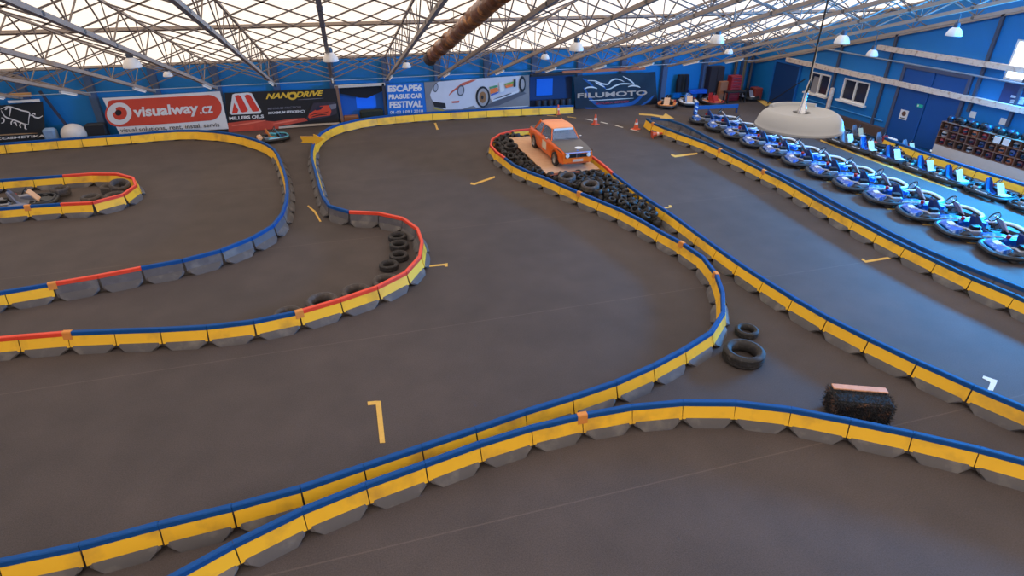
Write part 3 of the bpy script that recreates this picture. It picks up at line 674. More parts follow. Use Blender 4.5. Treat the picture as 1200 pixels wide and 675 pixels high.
def make_kart(label, cols, loc, group):
    k = empty('go_kart', loc, label, 'go kart', group=group)
    c = lambda n: cols.get(n, cols['main'])
    MB().box((.02, 0, .065), (1.5, .62, .02)).build('floor_tray', KDRK, k)
    q = MB()
    for s in (1, -1): q.tube([(.8, s*.2, .1), (.45, s*.3, .1), (-.3, s*.34, .1), (-.85, s*.3, .12)], .018, 6)
    for x in (.78, .3, -.35, -.8): q.tube([(x, -.32, .1), (x, .32, .1)], .016, 6)
    q.build('tube_frame', c('frame') if 'frame' in cols else KDRK, k)
    MB().tube(sup(1.02, .66, .16), .07, 8, closed=True).build('bumper_ring', KDRK, k)
    up = [p for p in sup(.97, .61, .235, 48) if p[0] > .12]
    up.sort(key=lambda p: math.atan2(p[1], p[0]))
    MB().tube(up, [.02]+[.045]*(len(up)-2)+[.02], 8).build('nose_band', c('band'), k)
    MB().loft([[(.55, -.2, .12), (.55, .2, .12), (.55, .16, .26), (.55, -.16, .26)], [(.75, -.34, .1), (.75, .34, .1), (.75, .28, .22), (.75, -.28, .22)], [(.93, -.3, .1), (.93, .3, .1), (.93, .26, .16), (.93, -.26, .16)]]).build('nose_fairing', c('nose'), k, .5)
    for s in (1, -1):
        MB().loft([[(x, s*(.42+dy), z0), (x, s*(.62+dy*.3), z0), (x, s*(.64-dy), z1-.05), (x, s*(.56), z1), (x, s*(.42+dy), z1-.04)] for x, dy, z0, z1 in ((-.36, .06, .12, .24), (-.28, 0, .09, .3), (.1, 0, .09, .32), (.3, .02, .09, .26), (.38, .08, .12, .2))]).build('side_pod', c('pod'), k, .5)
        MB().box((0, s*.648, .2), (.62, .012, .11)).build('pod_sticker', c('sticker'), k)
    MB().loft([[(x-.02, y*w, z) for y, w in ((-.2, 1), (.2, 1))]+[(x+.02, y*w, z) for y, w in ((.2, 1), (-.2, 1))] for x, w, z in ((.52, .6, .2), (.45, 1, .3), (.36, .85, .45), (.26, .5, .58))]).build('front_panel', c('panel'), k, .5)
    M = Matrix.Translation((.16, 0, .6)) @ Matrix.Rotation(-.9, 4, 'Y')
    sw = MB().lathe([(.15+.017*math.cos(t), .017*math.sin(t)) for t in [2*PI*j/8 for j in range(8)]], 20, M, closed=True).build('steering_wheel', KDRK, k)
    MB().bar(M @ Vector((-.14, 0, 0)), M @ Vector((.14, 0, 0)), .03, .012).build('wheel_spoke', ALU, sw)
    MB().tube([(.16, 0, .6), (.5, 0, .16)], .014, 6).build('steering_column', ALU, k)
    # bucket seat
    prof = [(.16, .13), (.06, .1), (-.12, .12), (-.22, .22), (-.29, .42), (-.34, .64)]
    ss = []
    for i, (x, z) in enumerate(prof):
        w = (.17, .19, .21, .22, .2, .13)[i]; lift = (.07, .1, .14, .13, .07, .02)[i]
        fx = (0, 0, .02, .09, .1, .05)[i]
        ss.append([(x+fx, w, z+lift), (x, w*.75, z+.02), (x, 0, z), (x, -w*.75, z+.02), (x+fx, -w, z+lift), (x-.02+fx, -w-.02, z+lift-.03), (x-.03, -w*.75, z-.02), (x-.035, 0, z-.03), (x-.03, w*.75, z-.02), (x-.02+fx, w+.02, z+lift-.03)])
    MB().loft(ss).build('seat', c('seat'), k, .8)
    # engine, tank, rear guard
    e = MB().rbox((-.42, -.4, .25), (.3, .26, .2), .03).build('engine', ALU, k, .5)
    q = MB()
    for j in range(5): q.box((-.42, -.4+.0, .36+.022*j), (.2, .2, .008))
    q.build('cooling_fins', KDRK, e)
    MB().tube([(-.5, -.3, .3), (-.7, -.2, .32), (-.82, .1, .28)], .035, 8).build('exhaust', ALU, k)
    MB().lathe([(.05, 0), (.055, .02), (.055, .08), (.03, .1), (1e-4, .1)], 12, Matrix.Translation((-.3, .5, .3))).build('red_filler_cap', KRED, k)
    MB().loft([[(x, y, z0) for y in (-w, w)]+[(x, w*.9, z1), (x, -w*.9, z1)] for x, w, z0, z1 in ((-.6, .3, .2, .28), (-.68, .44, .16, .34), (-.84, .46, .14, .3), (-.92, .4, .16, .24))]).build('rear_cover', c('rear'), k, .5)
    MB().box((-.76, .1, .325), (.12, .24, .012), ry=-.25).build('rear_sticker', c('sticker'), k)
    for x, y, r, w in ((.58, .48, .13, .13), (.58, -.48, .13, .13), (-.62, .52, .145, .2), (-.62, -.52, .145, .2)):
        M = Matrix.Translation((x, y, r)) @ Matrix.Rotation(PI/2, 4, 'X')
        wl = MB().lathe([(r*.5, -w*.4), (r*.8, -w*.5), (r, -w*.36), (r, w*.36), (r*.8, w*.5), (r*.5, w*.4)], 18, M, closed=True).build('wheel', RUB, k)
        MB().lathe([(r*.52, -w*.3), (r*.3, -w*.2), (r*.3, w*.2), (r*.52, w*.3)], 14, M).build('hub', ALU, wl)
    return k
def recolour(root, cm):
    for o in [*root.children, *[g for c in root.children for g in c.children]]:
        n = o.name.split('.')[0]
        if n in cm and o.material_slots: o.material_slots[0].link = 'OBJECT'; o.material_slots[0].material = cm[n]
blue = dict(main=KBLUE, band=KWHT, panel=KBEI, seat=KNAV, sticker=KWHT, nose=KDRK)
lab = lambda i, n: 'blue rental kart, %s of the parked row counted from the far end' % ORD[i]
k0 = make_kart(lab(0, 12), blue, (*ROW[0], 0), 'blue karts in the parking row')
RS = (1.2, 1.0, 1.05); RZ = math.radians(-21)
k0.rotation_euler = (0, 0, RZ); k0.scale = RS
yy = [26.8-1.475*i for i in range(12)]
k0.location = (18.7, yy[0], 0)
for i in range(1, len(ROW)):
    copy_tree(k0, (18.7-.012*i, yy[i], 0), RZ+random.uniform(-.03, .03), lab(i, 12))
whites = [dict(seat=KGRY, band=KWHT, panel=KWHT, pod=KDRK), dict(seat=KBLUE, panel=KCRM, pod=KDRK), dict(seat=KNAV, panel=KWHT, pod=KNAV), dict(seat=KSEAT, panel=KWHT, pod=KDRK), dict(seat=KSEAT, panel=KWHT, pod=KDRK), dict(seat=KSEAT, panel=KWHT, pod=KDRK), dict(seat=KNAV, panel=KWHT, pod=KDRK)]
desc = ['grey seat', 'blue seat, cream panel', 'navy body', 'blue seat', 'blue seat', 'dark blue seat', 'navy seat']
base = dict(main=KDRK, band=KDRK, panel=KWHT, seat=KBLUE, sticker=KWHT, nose=KWHT, rear=KDRK, pod=KDRK)
t0 = None
def train(p, i, w, label, rz, sc, group):
    global t0
    if t0 is None:
        t0 = make_kart(label, base, (*p, 0), group); r = t0; r.rotation_euler = (0, 0, rz); r.scale = sc
    else:
        r = copy_tree(t0, (*p, 0), rz, label, sc); r['group'] = group
    recolour(r, {'seat': w['seat'], 'front_panel': w['panel'], 'side_pod': w['pod']})
    if 'sticker' in w: recolour(r, {'pod_sticker': w['sticker']})
    return r
TS = (.76, .74, .95)
for i, p in enumerate(TRAIN):
    w = whites[i]
    train((22.12, p[1]), i, w, 'small kart with %s, %s from the far end of the yellow line' % (desc[i], ORD[i]), -PI/2+random.uniform(-.05, .05), TS, 'small karts along the yellow line')
for i, p in enumerate(TRAINB):
    train((p[0]+.1, p[1]), i, dict(seat=KGRY, panel=(KCRM, KRED, KCRM)[i], pod=(KDRK, KRED, KNAV)[i]), 'small kart with %s panel beside the right wall, %s from the far end' % (('cream', 'red', 'pale')[i], ORD[i]), -PI/2+.1, (.6, .7, .9), 'small karts by the right wall')
r = train(KARTC[0], 0, dict(seat=KDRK, panel=KCRM, pod=KORA), 'cream and orange kart next to the dark draped banner', -2.2, (.8, .8, .95), 'karts in the workshop corner'); recolour(r, {'nose_fairing': KCRM, 'nose_band': KORA, 'rear_cover': KORA})
r = train((19.75, 31.2), 0, dict(seat=mat('pale_blue', '#8ca4c8', .5), panel=KCRM, pod=KWHT), 'white kart with pale blue seat in the workshop corner', -1.9, (.8, .8, .95), 'karts in the workshop corner'); recolour(r, {'nose_fairing': KWHT, 'nose_band': KWHT})
r = train((21.15, 30.9), 0, dict(seat=KRED, panel=KRED, pod=KORA), 'red and orange kart in front of the dark workshop locker', -1.5, (.75, .8, .95), 'karts in the workshop corner'); recolour(r, {'nose_fairing': KORA, 'nose_band': KRED})
r = train((24.0, 31.5), 0, dict(seat=KDRK, panel=KGRY, pod=KGRY), 'grey kart in the far workshop corner right of the red tool chest', -1.5, (.7, .7, .95), 'karts in the workshop corner')
r = train(KARTW[0], 0, dict(seat=KGRY, panel=KCRM, pod=KGRY), 'bare grey kart parked inside the left barrier island', .12, (.95, .9, .95), None)
if 'group' in r: del r['group']
recolour(r, {'nose_band': KDRK, 'tube_frame': ALU, 'rear_cover': KGRY, 'nose_fairing': KDRK, 'bumper_ring': KDRK, 'rear_sticker': KGRY})
r = train(KARTX[0], 0, dict(seat=KORA, panel=mat('teal_plastic', '#4fa3b5', .4), pod=mat('teal_plastic', '#4fa3b5')), 'small teal and orange kart standing below the black and red banner', .25, (.72, .8, .9), None)
if 'group' in r: del r['group']
recolour(r, {'nose_band': MATS['teal_plastic'], 'nose_fairing': KNAV, 'rear_cover': KCRM})

# ------------------------------------------------------------------ bale of black shred with a wooden lid board
bc = Vector((8.56, 6.4, 0)); brz = math.atan2(6.36-6.81, 9.19-8.18)
bale = empty('shredded_rubber_bale', bc, 'block of black rubber shred with a wooden board on its back edge', 'bale', rz=brz)
MB().rbox((0, .0, .24), (1.0, .52, .46), .04).build('core', mat('bale_core', '#141415', .9), bale)
q = MB()
for _ in range(2600):
    fa = random.choice('ttffflrb')
    x, y, z = random.uniform(-.5, .5), random.uniform(-.26, .26), random.uniform(.03, .47)
    n = Vector((0, 0, 1))
    if fa == 't': z = .47
    elif fa == 'f': y = -.26; n = Vector((0, -1, .2))
    elif fa == 'b': y = .26; n = Vector((0, 1, .2))
    elif fa == 'l': x = -.5; n = Vector((-1, 0, .2))
    else: x = .5; n = Vector((1, 0, .2))
    if fa == 't' and y > .08: continue
    d = (n+Vector([random.uniform(-.9, .9) for _ in 'xyz'])).normalized()*random.uniform(.03, .075)
    p = Vector((x, y, z)); w = d.orthogonal().normalized()*.009
    q.add([p-w, p+w, p+d], [(0, 1, 2)])
tag(q.build('shred', mat('black_shred', '#242326', .7, var=.7, scale=25, dirt_or_highlight='#6e4a34', dscale=9), bale, None), kind='stuff')
MB().rbox((.02, .17, .488), (.96, .15, .035), .008).build('wooden_board', mat('bale_board', '#cc9270', .7, var=.2, scale=9), bale)

# ------------------------------------------------------------------ cones, arrow sign, boom gate
def make_cone(loc, label):
    c = empty('traffic_cone', loc, label, 'traffic cone', group='orange traffic cones')
    MB().rbox((0, 0, .02), (.34, .34, .04), .015).build('base', CONE, c)
    MB().lathe([(.13, .035), (.1, .18), (.066, .36), (.045, .5), (.03, .52), (1e-4, .52)], 18).build('body', CONE, c)
    MB().lathe([(.094, .24), (.075, .34), (.072, .34), (.09, .24)], 18, closed=True).build('white_band', mat('cone_band', '#e8c9b8', .5), c)
    return c
c0 = make_cone((*CONES[0], 0), 'orange cone at the end of the back barrier, left of the dark banner')
for p, l in zip(CONES[1:], ('orange cone standing by the pale dashes below the dark banner', 'orange cone left of the kart lane barrier tip', 'orange cone beside the cream and orange kart')): copy_tree(c0, (*p, 0), .3, l)
f = copy_tree(c0, (CONEF[0][0]-.3, CONEF[0][1], .15), 0, 'orange cone lying on its side by the kart lane barrier'); f.rotation_euler = (0, PI/2-.12, -.2)
ar = empty('arrow_sign', (-1.22, 26.2, 0), 'yellow arrow board pointing right on top of the barrier below the black and red banner', 'sign', rz=-.15)
poly = [(-.48, -.12), (-.4, -.05), (-.48, .14), (.08, .12), (.08, .22), (.5, .0), (.08, -.24), (.08, -.14)]
MB().prism(poly, -.02, .02, lambda x, y, z: (x, -.02+z, .82+y)).build('arrow_board', mat('arrow_yellow', '#f0a81e', .5), ar)
MB().bar((0, .03, .6), (0, .03, .8), .05).build('mount', ORA, ar)
gte = empty('boom_barrier', (18.83, 28.89, 0), 'low blue boom barrier with blue and white post beyond the kart row', 'boom gate', rz=-.1)
MB().rbox((0, 0, .32), (.2, .16, .64), .03).build('post', KBLUE, gte)
for z in (.2, .42): MB().box((0, -.085, z), (.16, .012, .08), ry=.5).build('white_stripe', WHITE, gte)
MB().box((1.3, 0, .36), (2.4, .07, .2)).build('boom', mat('boom_blue', '#1d5596', .5), gte)
MB().box((2.45, 0, .14), (.08, .08, .28)).build('rest', KNAV, gte)
# ------------------------------------------------------------------ banners hung in front of the back wall
class Banner:
    Y = 31.8
    def __init__(s, bn, crop, label, name='banner', amp=.016, m=None, cat='banner'):
        s.bn = [Vector((x, 0, max(z, .02))) for x, z in bn]; s.crop = [Vector((x, y)) for x, y in crop]; s.amp = amp; s.k = 0
        s.root = empty(name, (s.bn[0].x, s.Y, 0), label, cat); s.ph = random.uniform(0, 6)
        nx, nz = 60, 20; vs = []; fs = []
        for j in range(nz+1):
            for i in range(nx+1): vs.append(s.P(i/nx, j/nz, 0))
        n = len(vs); vs += [v+Vector((0, .01, 0)) for v in vs]
        for j in range(nz):
            for i in range(nx):
                a = j*(nx+1)+i; q = (a, a+1, a+nx+2, a+nx+1); fs.append(q); fs.append(tuple(x+n for x in reversed(q)))
        MB().add(vs, fs).build('banner_cloth', m, s.root, .9)
    def P(s, u, v, off):
        a = s.bn[0].lerp(s.bn[1], u); b = s.bn[3].lerp(s.bn[2], u); p = a.lerp(b, v)
        w = s.amp*(math.sin(u*9+s.ph+v*2)+.6*math.sin(u*17-v*5+s.ph))*(.4+.6*(1-v))
        return Vector((p.x-s.bn[0].x, w-off, p.z))
    def uv(s, x, y):
        u = v = .5
        for _ in range(6):
            L = s.crop[0].lerp(s.crop[3], v); R = s.crop[1].lerp(s.crop[2], v); u = (x-L.x)/(R.x-L.x)
            B = s.crop[0].lerp(s.crop[1], u); T = s.crop[3].lerp(s.crop[2], u); v = (y-B.y)/(T.y-B.y)
        return u, v
    def nxt(s): s.k += 1; return .008+.003*s.k
    def poly(s, name, pts, m):
        off = s.nxt(); pts = [Vector(p) for p in pts]
        D = []
        for a, b in zip(pts, pts[1:]+pts[:1]):
            k = max(1, int((b-a).length/40)); D += [a.lerp(b, t/k) for t in range(k)]
        bm = bmesh.new(); f = bm.faces.new([bm.verts.new((p.x, -p.y, 0)) for p in D]); bmesh.ops.triangulate(bm, faces=[f])
        for _ in range(3): bmesh.ops.subdivide_edges(bm, edges=[e for e in bm.edges if e.calc_length() > 50], cuts=1)
        bmesh.ops.triangulate(bm, faces=bm.faces)
        for v in bm.verts: v.co = s.P(*s.uv(v.co.x, -v.co.y), off)
        me = bpy.data.meshes.new(name); bm.to_mesh(me); bm.free(); me.materials.append(m)
        o = bpy.data.objects.new(name, me); C.objects.link(o); o.parent = s.root; return o
    def ell(s, name, c, rx, ry, m, n=28, tilt=0):
        return s.poly(name, [(c[0]+rx*math.cos(2*PI*k/n)+tilt*ry*math.sin(2*PI*k/n), c[1]+ry*math.sin(2*PI*k/n)) for k in range(n)], m)
    def strokes(s, name, lines, w, m):
        off = s.nxt(); mb = MB()
        for ln in lines:
            pts = [Vector(p) for p in ln]; D = []
            for i in range(len(pts)-1):
                p0, p1, p2, p3 = pts[max(i-1, 0)], pts[i], pts[i+1], pts[min(i+2, len(pts)-1)]
                for k in range(6):
                    t = k/6; D.append(.5*((2*p1)+(p2-p0)*t+(2*p0-5*p1+4*p2-p3)*t*t+(3*p1-p0-3*p2+p3)*t**3))
            D.append(pts[-1]); vs = []
            for i, p in enumerate(D):
                d = (D[min(i+1, len(D)-1)]-D[max(i-1, 0)]); d = d.normalized() if d.length else Vector((1, 0)); nn = Vector((-d.y, d.x))
                tp = w/2*min(1, .35+2.2*min(i, len(D)-1-i)/len(D))
                vs += [s.P(*s.uv(*(p+nn*tp)), off), s.P(*s.uv(*(p-nn*tp)), off)]
            mb.add(vs, [(2*i, 2*i+1, 2*i+3, 2*i+2) for i in range(len(D)-1)])
        return mb.build(name, m, s.root, None)
    def text(s, name, txt, p0, p1, h, m, bold=.02, shear=0, lean=0):
        off = s.nxt()
        cu = bpy.data.curves.new('t', 'FONT'); cu.body = txt; cu.offset = bold; cu.shear = shear; cu.resolution_u = 4
        to = bpy.data.objects.new('t', cu); C.objects.link(to); bpy.context.view_layer.update()
        me = bpy.data.meshes.new_from_object(to.evaluated_get(bpy.context.evaluated_depsgraph_get()))
        bpy.data.objects.remove(to); bpy.data.curves.remove(cu)
        bm = bmesh.new(); bm.from_mesh(me); bmesh.ops.triangulate(bm, faces=bm.faces); bmesh.ops.subdivide_edges(bm, edges=[e for e in bm.edges if e.calc_length() > .25], cuts=2); bm.to_mesh(me); bm.free()
        xs = [v.co.x for v in me.vertices]; ys = [v.co.y for v in me.vertices]
        x0, x1, y0, y1 = min(xs), max(xs), min(ys), max(ys); p0, p1 = Vector(p0), Vector(p1)
        for v in me.vertices:
            a, b = (v.co.x-x0)/(x1-x0), (v.co.y-y0)/(y1-y0)
            q = p0.lerp(p1, a)+Vector((-lean*b, -h*b)); v.co = s.P(*s.uv(*q), off)
        me.name = name; me.materials.clear(); me.materials.append(m)
        o = bpy.data.objects.new(name, me); C.objects.link(o); o.parent = s.root; return o
def flat(n, c, r=.55, **k): return mat('print_'+n, c, r, **k)
PW, PK = flat('white', '#e2dcd6'), flat('black', '#1c1b1e')
def arcpts(cx, cy, rx, ry, a0, a1, n=14): return [(cx+rx*math.cos(math.radians(a0+(a1-a0)*k/n)), cy+ry*math.sin(math.radians(a0+(a1-a0)*k/n))) for k in range(n+1)]

# black banner with a white line drawing of a bull
b = Banner(BN_bull, [(-257, 617), (463, 540), (428, 163), (-257, 223)], 'black banner with a white outlined animal at the far left of the back wall', m=flat('charcoal', '#1d2023'))
b.strokes('animal_drawing', [[(0, 240), (40, 222), (80, 212), (140, 228), (210, 250), (292, 272), (288, 330), (284, 390)], [(284, 390), (240, 384), (200, 370), (130, 345), (60, 320), (30, 290), (8, 250)], [(78, 215), (100, 225), (97, 265), (90, 310)], [(78, 215), (60, 235), (45, 245)], [(130, 345), (108, 370), (110, 398)], [(128, 375), (150, 372), (165, 408)], [(210, 372), (196, 400), (208, 425)], [(225, 395), (248, 400), (250, 430), (270, 438)], [(292, 300), (325, 298), (350, 318), (395, 322), (428, 302)], [(320, 285), (345, 280), (350, 298)], arcpts(8, 350, 30, 27, -90, 90, 8)], 13, PW)
b.strokes('tan_line', [[(-240, 510), (100, 492), (375, 478)]], 12, flat('tan', '#a5825c'))
b.text('lettering', 'KOSMETIKA', (-40, 548), (458, 515), 26, PW, .03)
tag(MB().box((-13.3, 31.75, 1.98), (1.2, .05, .1)).build('white_curtain_rail', WHITE), 'short white rail above the black animal banner', 'rail')
tag(MB().box((-14.6, 31.9, 2.22), (3.2, .1, .16)).build('tan_pelmet_board', mat('tan_board', '#b58b5e', .7, var=.15)), 'long tan board above the black animal banner', 'board')

# white and red banner with an eye
b = Banner(BN_eye, [(219, 452), (1115, 395), (1045, 85), (70, 141)], 'white banner with red pill shape, eye emblem and white lettering', m=PW)
REDP = flat('red', '#d2462f')
b.poly('red_pill', [(120, 165), (150, 156), (400, 143), (700, 128), (940, 114)]+arcpts(945, 220, 112, 106, -88, 82)+[(700, 345), (400, 365), (210, 378)]+arcpts(205, 268, 112, 108, 100, 215, 10), REDP)
b.ell('eye_white', (207, 268), 100, 92, PW); b.ell('eye_iris', (212, 265), 58, 55, REDP); b.ell('eye_pupil', (200, 260), 26, 24, PK)
b.poly('eye_glint', [(140, 240), (175, 210), (182, 240), (165, 262)], PW)
b.text('lettering', 'visualway', (330, 322), (868, 288), 112, PW, .035, lean=18)
b.text('lettering', '.cz', (872, 272), (985, 262), 62, PW, .02, lean=8)
b.text('small_lettering', 'visual solutions, rent, instal, servis', (222, 430), (1040, 382), 42, flat('grey', '#58504e'), .01, lean=8)

# black and red oil banner
b = Banner(BN_oil, [(64, 480), (1104, 404), (1064, 68), (24, 112)], 'black banner with red M emblem, yellow lettering and red race car', m=flat('soot', '#1c1a1c'))
b.poly('red_band', [(52, 392), (200, 372), (330, 362), (480, 378), (640, 352), (770, 345), (800, 372), (640, 402), (522, 422), (520, 447), (300, 464), (64, 480)], flat('band_red', '#c64a36', var=.25, scale=3))
b.strokes('orange_flash', [[(90, 420), (240, 395), (400, 365)], [(470, 400), (600, 378), (700, 360)]], 14, flat('flash', '#e2725a'))
b.poly('white_strip', [(522, 426), (800, 404), (1100, 384), (1103, 403), (800, 426), (522, 446)], flat('strip', '#c9bdb4'))
b.poly('emblem_white', [(96, 125), (120, 116), (240, 107), (272, 114), (362, 280), (350, 300), (90, 314), (70, 298)], PW)
MR = flat('emblem_red', '#dd3b2a')
b.poly('emblem_stripe', [(118, 140), (148, 128), (172, 138), (238, 268), (228, 284), (190, 292), (172, 284)], MR)
b.poly('emblem_stripe', [(205, 138), (228, 124), (258, 130), (342, 268), (332, 280), (290, 284), (276, 276)], MR)
b.poly('emblem_stripe', [(112, 200), (150, 268), (140, 298), (92, 302)], MR)
b.text('lettering', 'MILLERS OILS', (70, 364), (384, 342), 32, PW, .04, lean=4)
GOLD = flat('gold', '#e8b838')
b.text('yellow_lettering', 'NANODRIVE', (402, 168), (948, 136), 52, GOLD, .04, .3)
b.ell('ring', (650, 138), 46, 36, GOLD); b.ell('ring_hole', (650, 138), 24, 18, PK)
b.text('small_lettering', 'MINIMUM FRICTION', (420, 266), (730, 250), 20, flat('dim', '#77727a'), .01)
b.text('small_lettering', 'MAXIMUM EFFICIENCY', (426, 308), (776, 290), 24, PW, .03)
b.strokes('thin_line', [[(700, 172), (830, 164), (950, 156)]], 6, flat('dim', '#77727a'))
b.poly('car_shadow', [(780, 350), (850, 200), (1060, 190), (1080, 300), (1000, 330), (820, 370)], flat('dusk', '#39303a', var=.3))
b.poly('race_car', [(800, 335), (812, 300), (868, 268), (920, 228), (1000, 222), (1024, 280), (1010, 318), (880, 334), (815, 348)], flat('racer', '#e2492c'))
b.poly('car_window', [(866, 262), (890, 240), (945, 232), (925, 262), (880, 274)], flat('navy', '#23263c')); b.poly('car_wing', [(1000, 218), (1074, 208), (1070, 250), (1022, 262)], flat('dim', '#77727a'))
b.strokes('car_stripe', [[(820, 318), (880, 300), (950, 296), (1000, 280)], [(830, 335), (900, 316), (980, 310)]], 9, PK)

# blue festival banner and race car photo banner
b = Banner(BN_fest, [(750, 475), (1200, 445), (1160, 65), (725, 85)], 'bright blue festival banner with four lines of white lettering', amp=.01, m=flat('festival_blue', '#0a6cc6'))
for t, p, q, h, bo in (('ESCAPE6', (745, 178), (1142, 164), 78, .03), ('PRAGUE CAR', (755, 262), (1145, 246), 58, .03), ('FESTIVAL', (764, 366), (1152, 352), 80, .03), ('01-02 | 09 | 2018', (772, 444), (1156, 426), 46, .015)): b.text('lettering', t, p, q, h, PW, bo+(.018 if bo > .02 else 0))
b = Banner(BN_car, [(60, 327), (783, 270), (780, 48), (42, 99)], 'photo banner of a white race car with orange and green stripes on grey concrete', amp=.01, m=flat('concrete', '#85807f', var=.25, scale=1.2))
b.poly('car_shadow', [(120, 290), (400, 285), (520, 240), (730, 160), (760, 175), (560, 262), (330, 300)], flat('shade', '#5e5a60'))
b.poly('car_body', [(82, 185), (108, 115), (140, 95), (300, 80), (500, 66), (720, 52), (738, 66), (742, 110), (715, 150), (700, 170), (510, 236), (490, 190), (470, 270), (400, 276), (380, 262), (300, 288), (180, 290), (110, 240), (92, 215)], flat('car_white', '#cfcdd2', var=.1, scale=2))
b.poly('bumper_opening', [(100, 232), (185, 244), (192, 282), (112, 268)], PK); b.poly('yellow_lip', [(104, 270), (150, 286), (180, 292), (178, 304), (110, 286)], flat('lip', '#b09a4a'))
b.poly('bonnet_stripe', [(205, 195), (240, 165), (330, 105), (405, 80), (372, 80), (300, 104), (222, 165)], flat('stripe_red', '#c8604a'))
for c, rx, ry in (((120, 135), 17, 32), ((292, 156), 25, 38)): b.ell('headlight_rim', c, rx, ry, flat('rim', '#4d4f58'), tilt=-.1); b.ell('headlight', c, rx*.72, ry*.75, flat('lens', '#a7a9b2'), tilt=-.1)
b.poly('fender_mark', [(228, 230), (282, 226), (278, 240), (232, 243)], flat('stripe_red', '#c8604a'))
b.ell('front_wheel', (446, 200), 50, 74, PK); b.ell('tyre_face', (447, 202), 37, 62, flat('wheel_grey', '#a39c98')); b.ell('gold_hub', (445, 203), 25, 40, flat('hub', '#8f6238')); b.ell('hub_dark', (442, 203), 9, 14, PK)
b.ell('rear_wheel', (728, 110), 24, 56, PK); b.ell('rear_rim', (730, 110), 14, 34, flat('wheel_grey', '#a39c98'))
for n, col, ps in (('green_stripe', '#4f9468', [(490, 130), (550, 116), (552, 130), (495, 143)]), ('orange_stripe', '#ef7a34', [(495, 145), (552, 132), (556, 160), (500, 180)]), ('blue_stripe', '#3a5fb0', [(500, 183), (556, 163), (556, 172), (505, 192)]), ('green_stripe', '#7fa845', [(600, 108), (664, 90), (664, 102), (602, 118)]), ('orange_stripe', '#ef7a34', [(603, 119), (660, 104), (656, 126), (610, 138)])): b.poly(n, ps, flat(n+col, col))
b.poly('start_square', [(560, 100), (592, 92), (598, 160), (566, 168)], flat('square', '#dedcd8'))
b.text('start_number', '1', (664, 130), (680, 126), 52, PK, .03)
b.poly('sill', [(512, 234), (700, 166), (700, 152), (512, 212)], flat('sill', '#dedcdc')); b.strokes('sill_line', [[(520, 216), (600, 190), (650, 172)]], 8, flat('rim', '#4d4f58'))
b.strokes('lower_line', [[(400, 288), (600, 276), (770, 263)]], 9, PW)

# dark draped banner with a motorcycle swoosh
b = Banner(BN_moto, [(135, 486), (990, 423), (972, 81), (108, 130)], 'dark navy draped banner with white swooshes and tan lettering', amp=.03, m=flat('midnight', '#111a2c', var=.4, scale=2))
NB = flat('deep_blue', '#1f4f8c')
b.strokes('blue_sweep', [[(215, 250), (290, 380), (400, 450), (560, 445), (720, 420), (810, 350), (850, 290)]], 40, NB)
for ln in ([(330, 175), (390, 215), (440, 260)], [(200, 150), (260, 190), (320, 250)], [(800, 455), (880, 400), (950, 330)], [(220, 470), (300, 478), (390, 470)]): b.strokes('blue_sweep', [ln], 22, NB)
b.strokes('white_swoosh', [[(250, 172), (330, 178), (400, 206), (462, 212), (490, 180), (540, 158), (590, 165), (635, 187)], [(620, 128), (680, 160), (722, 192), (745, 218)], [(745, 216), (680, 208), (600, 210), (540, 230), (490, 258), (438, 268)], [(220, 263), (250, 247), (300, 244), (350, 258)], [(675, 240), (720, 228), (770, 232), (805, 246)], [(330, 190), (375, 215), (425, 242)]], 15, PW)
b.text('lettering', 'FILUMOTO', (148, 364), (878, 328), 54, flat('metal_tan', '#c3a893'), .03)
b.strokes('underline', [[(265, 386), (500, 376), (735, 362)]], 8, PW)
b.text('red_lettering', 'MOTORKA MOTOREK', (335, 434), (690, 408), 24, flat('crimson', '#a02a40'), .02)
tag(MB().box((14.6, 31.9, 2.03), (5.0, .08, .14)).build('orange_brown_rail', mat('orange_rail', '#b5663a', .6, var=.15)), 'orange brown rail above the dark draped banner', 'rail')

# open booth in the wall between the banners
bo = empty('wall_booth', (0, 31.9, 0), 'open booth with black valance and bright blue inside, between two banners', 'booth')
MB().bar((.14, -.05, .1), (.08, -.05, 1.95), .14).build('left_post', mat('booth_post', '#84604c', .7), bo)
MB().bar((2.36, -.05, .1), (2.36, -.05, 1.95), .12).build('right_post', mat('dark_post', '#3c3840', .7), bo)
MB().box((1.22, -.05, 1.9), (2.5, .12, .12)).build('white_header', mat('booth_header', '#cfc4b8', .6), bo)
MB().box((1.22, .3, 1.0), (2.2, .04, 1.8)).build('blue_back', mat('booth_blue', '#0a56ac', .5, emit='#0a56b4', estr=.08), bo)
MB().box((1.45, .27, 1.1), (1.0, .02, .75)).build('glowing_panel', mat('booth_panel_glow', '#0a62dc', .4, emit='#0a62e8', estr=.35), bo)  # bright blue panel, its glow put into the material
q = [(0.2, 1.84), (2.3, 1.84), (2.3, 1.55), (1.9, 1.4), (1.5, 1.25), (1.1, 1.3), (.6, 1.45), (.2, 1.55)]
MB().prism(q, 0, .03, lambda x, y, z: (x, .0+z, y)).build('black_valance', mat('valance', '#1c1a1e', .9), bo)
MB().rbox((1.65, .05, .42), (1.2, .35, .5), .08).build('dark_sofa', mat('sofa_green', '#262b22', .9, var=.5, scale=9), bo)
MB().rbox((.6, .05, .28), (.75, .35, .3), .04).build('brown_box', mat('brown_card', '#8a5636', .8, var=.2), bo)
